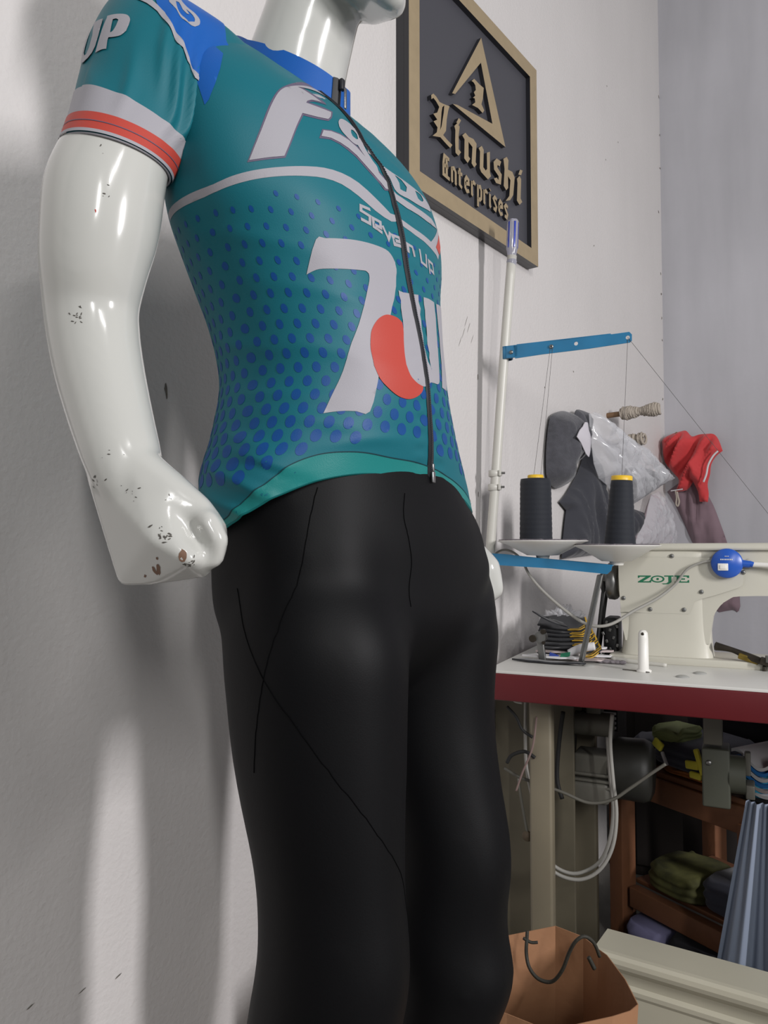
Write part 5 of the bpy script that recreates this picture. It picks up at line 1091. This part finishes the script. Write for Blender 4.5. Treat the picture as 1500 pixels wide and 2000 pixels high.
mb = MB(); k_ = [(.0913,.5555)][0]; mb.lathe(TP(k_[0], .24, k_[1]), [(.0, .008), (.006, .006), (.008, 0), (.0, -.004)], M_wp, axis=-TY, n=16); tag(mb.build('wire_clip'), 'small round white clip on the leads left of the motor', 'clip')
# switch box on its hanger
bx = thing('switch_box', TP(.5, .3, .5), 'grey metal box on a square hanger under the right of the table', 'control box')
c = [(.3915,.6679),(.43,.6713),(.3881,.5858),(.4435,.5919),(.4412,.4654),(.386,.4618),(.4952,.5871),(.4934,.4919)]
mb = MB(); mb.box(TP((c[0][0]+c[1][0])/2, .225, (c[2][1]+.69)/2+.005), (c[1][0]-c[0][0], .04, .69-c[2][1]), M_iron, X=TX, Y=TY, bev=.004); sub(mb, 'hanger', bx)
M_box = mat('greenish grey box enamel', (74, 76, 66), .5, var=(12, .15))
mb = MB(); mb.box(TP((c[2][0]+c[3][0])/2, .235, (c[2][1]+c[5][1])/2), (c[3][0]-c[2][0], .075, c[2][1]-c[5][1]), M_box, X=TX, Y=TY, bev=.004); mb.lathe(TP(c[2][0]+.014, .197, c[2][1]-.03), [(0, .003), (.005, .003), (.006, 0)], M_gal, axis=-TY, n=12); sub(mb, 'box_case', bx)
mb = MB(); mb.cyl(TP(c[3][0]-.002, .235, (c[2][1]+c[5][1])/2+.004), TP(c[3][0]+.030, .235, (c[2][1]+c[5][1])/2+.004), .040, M_box, n=28); mb.box(TP(c[3][0]+.034, .235, (c[2][1]+c[5][1])/2+.030), (.012, .02, .05), M_iron, X=TX, Y=TY, bev=.003); mb.box(TP(c[3][0]+.038, .235, (c[2][1]+c[5][1])/2-.025), (.018, .05, .03), M_iron, X=TX, Y=TY, bev=.003); sub(mb, 'box_end', bx)
mb = MB(); w0 = [(.1372,.6183),(.1799,.616),(.1389,.5501),(.1114,.5285)]
for k in range(9): mb.box(TP(.150, .42, .655-.012*k), (.055, .003, .006), M_wf, X=TX, Y=TY)
mb.box(TP(.150, .424, .61), (.06, .002, .12), M_blk2, X=TX, Y=TY); tag(mb.build('striped_vent'), 'pale slatted panel seen behind the motor, under the table', 'vent panel')
# hanging loops of grey cable, leads and rod
mb = MB()
L1 = [(.0338,.4458),(.0391,.3781),(.0538,.3237),(.0846,.2896),(.1354,.2842),(.1798,.312),(.2087,.3662),(.2182,.4386),(.2116,.5143),(.2071,.5909),(.2122,.6521)]
L2 = [(.0428,.4097),(.0492,.3421),(.0744,.3009),(.1222,.2892),(.1727,.3181),(.1984,.3665),(.2091,.4396),(.2025,.5215),(.1991,.5988)]
mb.tube([TP(p[0], .14, p[1]) for p in L1], .0042, M_cab, n=10); mb.tube([TP(p[0], .155, p[1]) for p in L2], .0042, M_cab, n=10)
mb.tube([TP(L1[0][0], .14, L1[0][1]), TP(L1[0][0]-.02, .16, L1[0][1]+.08), TP(L1[0][0]-.03, .2, .66)], .004, M_cab, n=8)
tag(mb.build('cable_loops'), 'two long grey cable loops hanging below the table', 'cable')
M_lead = mat('dull grey lead', (92, 90, 82), .6)
def lead(px, d, r, m, lab, cat='cable'):
    mb = MB(); mb.tube([TP(p[0], d, p[1]) for p in px], r, m, n=8); tag(mb.build('cable'), lab, cat)
lead([(-.0257,.5125),(.01,.4963),(.0509,.4879),(.1079,.4753),(.1632,.4608),(.212,.4742),(.2494,.503),(.2914,.5384),(.3223,.5634)], .12, .0036, M_lead, 'grey lead crossing in front of the motor')
lead([(-.0093,.7084),(.0078,.702),(.0248,.6859),(.0417,.683)], .03, .0040, M_cab, 'pale cable end at the left under the red table edge')
lead([(-.007,.6606),(.0139,.6399),(.0276,.6132),(.0505,.5988)], .08, .0035, M_rubber, 'black cable behind the mannequin thigh, under the table')
lead([(-.0079,.5363),(.004,.5545),(.033,.5657),(.0558,.5549)], .08, .0040, M_rubber, 'short black cable curl beside the cream table leg')
lead([(.0625,.6465),(.0528,.5792),(.0296,.5211),(.0155,.4805)], .07, .0022, mat('pinkish wire', (120, 100, 96), .6), 'thin pinkish wire crossing the cream table leg')
lead([(.0923,.6351),(.0821,.5636),(.0765,.4809),(.0879,.4357)], .20, .0050, M_rubber, 'black drive lead left of the motor')
lead([(.012,.4997),(.0186,.4555),(.0264,.4116),(.032,.3845)], .10, .0030, M_lead, 'hanging wire with a brown weight beside the table leg')
mb = MB(); p = [(.0319,.3756)][0]; mb.lathe(TP(p[0], .10, p[1]), [(0, .006), (.010, .005), (.012, 0), (.010, -.005), (0, -.006)], mat('brown rubber weight', (84, 72, 56), .7), axis=-TY, n=20); tag(mb.build('hanging_weight'), 'round brown weight at the end of the hanging wire', 'weight')
# dark cabinet added to darken the space behind the bench
ca, cb = Vector((.76, 2.44, 0)), Vector((1.62, 2.06, 0)); cX = (cb-ca).normalized(); cY = ZZ.cross(cX)
M_dback = mat('dark backing board', (40, 33, 30), .7, var=(6, .4))
cbn = thing('dark_backing', (ca+cb)/2, 'added dark cabinet standing in the shade behind the bench', 'backing')
Lc = (cb-ca).length; cc = (ca+cb)/2+cY*.14
mb = MB(); mb.box((cc.x, cc.y, .315), (Lc, .28, .63), M_dback, X=cX, Y=cY, bev=.004); sub(mb, 'backing_block', cbn)
for k in range(2):
    mb = MB(); q = ca+cX*Lc*(.26+.48*k)-cY*.006; mb.box((q.x, q.y, .315), (Lc*.46, .012, .56), M_dback, X=cX, Y=cY, bev=.003); mb.box((q.x-cX.x*Lc*(.17-.34*k), q.y-cX.y*Lc*(.17-.34*k), .36), (.012, .024, .06), M_iron, X=cX, Y=cY, bev=.002); sub(mb, 'backing_panel', cbn)
mb = MB(); q0 = Vector((.4755,2.12,.2775)); mb.box((q0.x, q0.y, .31), (.085, .02, .62), mat('dark green grey board', (44, 46, 40), .7, var=(10, .3)), X=cX, Y=cY, bev=.003); tag(mb.build('dark_gap_strip'), 'narrow dark strip added to darken the gap between the two cream table legs', 'board')  # added dark strip, stands in for the shade between the legs
# ================================================================ bench with cloth behind the table
M_wood = mat('rough brown timber', (122, 78, 50), .7, var=(9, .35), bump=(60, .4, .002))
bA, bB = Vector((.6439,2,.4036)), Vector((.8116,1.7,.4224)); bA.z = bB.z = .425
bX = (bB-bA).normalized(); bY = ZZ.cross(bX)
bn = thing('wooden_bench', (bA.x, bA.y, 0), 'rough brown timber bench piled with cloth, behind the sewing table', 'bench')
mb = MB(); Lb = (bB-bA).length; mb.box(bA+bX*(Lb/2-.02)-ZZ*.01, (Lb+.10, .03, .062), M_wood, X=bX, Y=bY, bev=.003); mb.box(bA+bX*(Lb/2-.02)+bY*.36-ZZ*.01, (Lb+.10, .03, .062), M_wood, X=bX, Y=bY, bev=.003); sub(mb, 'rail', bn)
for t in (-.045, Lb-.01):
    for dd in (0, .36):
        mb = MB(); q = bA+bX*t+bY*dd; mb.box((q.x, q.y, .205), (.045, .05, .41), M_wood, X=bX, Y=bY, bev=.003); sub(mb, 'leg', bn)
mb = MB(); 
for k in range(5): mb.box(bA+bX*(Lb/2-.02)+bY*(.03+.076*k)+ZZ*.028, (Lb+.10, .070, .014), M_wood, X=bX, Y=bY, bev=.002)
sub(mb, 'seat', bn)
mb = MB(); mb.box(bA+bX*(Lb/2)+ZZ*(-.30)+bY*.0, (Lb+.02, .03, .05), M_wood, X=bX, Y=bY, bev=.003); mb.box(bA+bX*(Lb/2)+ZZ*(-.275)+bY*.18, (Lb+.06, .30, .012), M_wood, X=bX, Y=bY, bev=.003); sub(mb, 'lower_shelf', bn)
BZ = .425+.036
M_yl = mat('bright yellow cloth', (232, 222, 70), .6, sheen=.2); M_ol = mat('olive cloth', (142, 152, 98), .8); M_nv = mat('dark navy cloth', (56, 58, 72), .8, sheen=.2); M_lb2 = mat('bright blue cloth', (42, 118, 190), .7); M_or = mat('orange print cloth', (178, 110, 52), .8, var=(30, .4))
def fold_pile(name, c, sz, m, seed, lab, group, trims=(), X=bX, Y=bY, top=.3):
    """one folded garment: rounded layered slab"""
    mb = MB(); n = 56; rn = Vector((seed*1.3, seed*.7, 2)); rings = []
    K = 14
    for i in range(K+1):
        t = i/K; z = sz[2]*t; e = 1-.10*abs(2*t-1)**3+.025*math.sin(t*math.pi*6)
        if t in (0, 1): e = .86
        ring = []
        for j in range(n):
            a = 2*math.pi*j/n; c_, s_ = math.cos(a), math.sin(a); q = .55
            d = 1+.10*noise.noise(Vector((c_*1.5, s_*1.5, t*1.5))+rn)
            ring.append(Vector(c)+X*sz[0]/2*e*d*math.copysign(abs(c_)**q, c_)+Y*sz[1]/2*e*d*math.copysign(abs(s_)**q, s_)+ZZ*(z+.012*noise.noise(Vector((c_*2, s_*2, 7))+rn)*t))
        rings.append(ring)
    loft(mb, rings, m, cap=True)
    for (u, v, L, w, ang, mm) in trims:
        x2 = (X*math.cos(ang)+ZZ*math.sin(ang)); z2 = (ZZ*math.cos(ang)-X*math.sin(ang))
        o_ = Vector(c)+X*u*sz[0]/2-Y*(sz[1]/2*1.02)+ZZ*v*sz[2]
        mb.box(o_, (L, .010, w), mm, X=x2, Y=Y, Z=z2, bev=.004)
    o = mb.build(name); tag(o, lab, 'folded cloth', group); return o
PG_ = 'folded cloth on the bench'
fold_pile('folded_garment', bA+bX*-.01+bY*.14+ZZ*(BZ-.425+.0), (.10, .22, .055), M_nv, 1, 'dark folded garment with yellow edge, left on the bench behind the motor', PG_, [(.2,.8,.05,.012,-.1,M_yl)])
fold_pile('folded_garment', bA+bX*.155+bY*.10+ZZ*(BZ-.425+.0), (.17, .20, .02), M_or, 2, 'orange printed garment at the bottom of the middle pile', PG_)
fold_pile('folded_garment', bA+bX*.14+bY*.10+ZZ*(BZ-.425+.018), (.19, .22, .060), M_nv, 3, 'navy garment with bright yellow panels on the middle of the bench', PG_, [(-.55,.85,.03,.022,-.5,M_yl),(.72,.62,.014,.060,.35,M_yl),(.50,.42,.036,.020,.1,M_yl),(.60,.05,.032,.016,0,M_yl),(-.35,.35,.006,.034,.45,M_wf)])
fold_pile('folded_garment', bA+bX*.085+bY*.06+ZZ*(BZ-.425+.074), (.085, .12, .030), M_ol, 4, 'olive green garment lying on the yellow edged pile', PG_)
fold_pile('folded_garment', bA+bX*.10+bY*.31+ZZ*(BZ-.425+.0), (.34, .11, .17), M_blk2, 6, 'tall black cloth heap at the back of the bench', PG_)
fold_pile('folded_garment', bA+bX*(Lb+.02)+bY*.22+ZZ*(BZ-.425+.0), (.16, .20, .19), M_blk2, 8, 'black cloth heap at the back right of the bench', PG_)
# wavy white and blue pile at the right
for k, (m, lab) in enumerate(((M_blk2, 'black layer at the bottom of the wavy pile'), (M_wf, 'white layer low in the wavy pile'), (M_gf, 'grey layer in the wavy pile'), (M_lb2, 'bright blue layer in the wavy pile'), (M_wf, 'white layer above the blue one in the wavy pile'), (M_lb2, 'thin blue layer high in the wavy pile'), (M_wf, 'top white layer of the wavy pile'))):
    mb = MB(); n1, n2 = 40, 12; th = .007
    def wv(i, j, o):
        u = i/n1; v = j/n2
        return bA+bX*(Lb-.045+u*.135)+bY*(-.02+v*.20)+ZZ*(BZ-.425+.006+.0135*k+o+(.004+.0022*k)*math.sin(u*7.2+.4+.1*k)+.010*u)
    T_ = [wv(i, j, th) for j in range(n2+1) for i in range(n1+1)]; B2 = [wv(i, j, 0) for j in range(n2+1) for i in range(n1+1)]; W2 = n1+1
    q = [(j*W2+i, j*W2+i+1, (j+1)*W2+i+1, (j+1)*W2+i) for j in range(n2) for i in range(n1)]
    mb.add(T_, q, m, True); mb.add(B2, [tuple(reversed(f)) for f in q], m, True)
    for j in range(n2):
        for i in (0, n1): a_, b_ = j*W2+i, (j+1)*W2+i; mb.add([B2[a_], B2[b_], T_[b_], T_[a_]], [(0, 1, 2, 3)], m)
    for i in range(n1):
        for j in (0, n2): a_, b_ = j*W2+i, j*W2+i+1; mb.add([B2[a_], B2[b_], T_[b_], T_[a_]], [(0, 1, 2, 3)], m)
    tag(mb.build('cloth_layer'), lab+' on the bench', 'folded cloth', 'wavy pile of cut cloth')
M_cam = mat('olive yellow print', (96, 96, 50), .85, var=(20, .75))
fold_pile('folded_garment', bA+bX*.09+bY*.10+ZZ*(-.268), (.17, .18, .06), M_cam, 11, 'olive and black patterned garment on the bench\'s lower shelf', 'cloth on the lower shelf')
fold_pile('folded_garment', bA+bX*.24+bY*.12+ZZ*(-.268), (.17, .18, .075), M_nv, 12, 'dark garment at the right of the bench\'s lower shelf', 'cloth on the lower shelf')
fold_pile('folded_garment', (bA.x+bX.x*.06+bY.x*.02, bA.y+bX.y*.06+bY.y*.02, .0), (.12, .16, .085), mat('pale violet cloth', (110, 108, 140), .8), 13, 'pale violet garment on the floor under the bench, beside its left leg', 'cloth under the bench')
fold_pile('folded_garment', (bA.x+bX.x*.20+bY.x*.03, bA.y+bX.y*.20+bY.y*.03, .0), (.16, .18, .10), M_blk2, 14, 'black garment on the floor under the bench', 'cloth under the bench')
# grey blue sheet hanging at the right edge
M_cur = mat('grey blue sheet', (128, 138, 156), .85, sheen=.2)
mb = MB(); n1, n2 = 60, 30; c0_ = Vector((.757,1.62,.4788)); zt_ = c0_.z; V = []
cx = Vector((.80, -.60, 0)).normalized(); cy = Vector((.60, .80, 0)).normalized()
for o_ in (0, .003):
    for j in range(n2+1):
        t = j/n2
        for i in range(n1+1):
            u = i/n1; s_ = (u-.25)*(.10+.16*t)+.02; w = .014*math.sin(u*21+t*1.2)*(.4+.6*t)+.006*math.sin(u*47)
            V.append(Vector((c0_.x, c0_.y, 0))+cx*(s_-.05*t)+cy*(w+o_)+ZZ*(zt_*(1-t)+.01))
W2 = n1+1; NB = (n1+1)*(n2+1)
q = [(j*W2+i, j*W2+i+1, (j+1)*W2+i+1, (j+1)*W2+i) for j in range(n2) for i in range(n1)]
mb.add(V, q+[tuple(NB+k for k in reversed(f)) for f in q], M_cur, True); tag(mb.build('hanging_sheet'), 'grey blue sheet hanging to the floor at the right edge, in front of the bench', 'sheet')
fold_pile('folded_garment', Vector((.8386,1.72,.4899))-ZZ*.02, (.09, .1, .05), mat('turquoise cloth', (52, 160, 196), .7), 17, 'turquoise cloth corner on the bench above the grey blue sheet', PG_)
# ================================================================ low cream kerb board with moulded cap
lA, lB = Vector((.41399, 1.50306, 0)), Vector((.65576, 1.34637, 0)); lX = (lB-lA).normalized(); lY = ZZ.cross(lX)
M_kerb = mat('cream gloss paint', (186, 182, 164), .40, var=(5, .10))
prof = [(.00,.0),(.00,.176),(-.003,.182),(-.003,.190),(.004,.196),(.004,.214),(-.004,.222),(-.010,.228),(-.012,.236),(-.010,.244),(-.004,.249),(.004,.25),(.085,.25),(.09,.245),(.09,.0)]
mb = MB(); e = [lA+lX*t for t in (-.012, .95)]
V = [p+lY*q[0]+ZZ*q[1] for p in e for q in prof]; n = len(prof)
mb.add(V, [(i, (i+1) % n, n+(i+1) % n, n+i) for i in range(n)]+[tuple(reversed(range(n))), tuple(range(n, 2*n))], M_kerb, False); tag(mb.build('trim_1'), kind='structure')
# ================================================================ paper bag
M_kraft = mat('brown kraft paper', (150, 108, 76), .75, var=(8, .10), bump=(25, .5, .004))
ZB = .42
rim = [(.1841,1.2026,.42),(.2677,1.2261,.42),(.3056,1.2026,.42),(.3203,1.1712,.42),(.3247,1.1442,.42),(.331,1.079,.42),(.3329,1.032,.42),(.3183,1.0176,.42),(.2879,.9953,.42),(.2353,.9809,.42),(.1922,.988,.42),(.1569,1.0079,.42),(.1005,1.032,.42),(.0476,1.048,.42),(.0014,1.0632,.42),(-.0015,1.1198,.42),(.0758,1.164,.42)]
bg = thing('paper_bag', (sum(p[0] for p in rim)/len(rim), sum(p[1] for p in rim)/len(rim), 0), 'open brown kraft paper bag with a black cord handle, behind the mannequin\'s legs', 'paper bag')
RC = Vector((sum(p[0] for p in rim)/len(rim), sum(p[1] for p in rim)/len(rim), 0)); mb = MB(); n = len(rim)
bcx = Vector((.85, .1)).normalized()
def lay(k, t, ins):
    p = Vector(rim[k]); d = Vector((p.x-RC.x, p.y-RC.y, 0)); z = ZB*t
    sh = .88+.12*t; cr = 1+(.03*math.sin(k*2.1+t*5)*(t*(1-t))*2)
    return Vector((RC.x, RC.y, 0))+d*sh*cr*(1-ins/max(d.length, .01))+ZZ*(z+(.004*math.sin(k*1.7) if t == 1 else 0)+.003)
T = [i/14 for i in range(15)]
for ins, rev in ((0, False), (.0012, True)):
    V = [lay(k, t, ins) for t in T for k in range(n)]
    f = [(j*n+k, j*n+(k+1) % n, (j+1)*n+(k+1) % n, (j+1)*n+k) for j in range(14) for k in range(n)]
    mb.add(V, [tuple(reversed(x)) for x in f] if rev else f, M_kraft, False)
V = [lay(k, 1, i) for i in (0, .0012) for k in range(n)]; mb.add(V, [(k, (k+1) % n, n+(k+1) % n, n+k) for k in range(n)], M_kraft, False)
V = [lay(k, 0, 0) for k in range(n)]; mb.add(V, [tuple(reversed(range(n)))], M_kraft, False); sub(mb, 'bag_body', bg)
M_cord = mat('black cord', (40, 38, 30), .7, bump=(300, .6, .001))
c_ = [Vector(p) for p in ((.2126,1.165,.4491), (.2108,1.16,.439), (.2081,1.15,.4243), (.2106,1.14,.4092), (.2218,1.13,.3988), (.2388,1.12,.4007), (.2512,1.11,.4217), (.2604,1.105,.449), (.2687,1.1,.467), (.281,1.1,.4733), (.2951,1.105,.4617), (.3042,1.11,.4408))]
mb = MB(); mb.tube(c_, .0026, M_cord, n=8); mb.tube([c_[1]-Vector((.005, 0, -.002)), c_[1]+Vector((.006, 0, -.004)), c_[1]+Vector((.016, 0, -.004))], .0024, M_cord, n=6); sub(mb, 'cord_handle', bg, 'black cord handle')
mb = MB(); p = Vector((.2913,1.1,.4348)); mb.tube([p+Vector((-.004, .004, .008)), p+Vector((.004, .004, -.008))], .003, M_cord, n=6); sub(mb, 'handle_hole', bg)
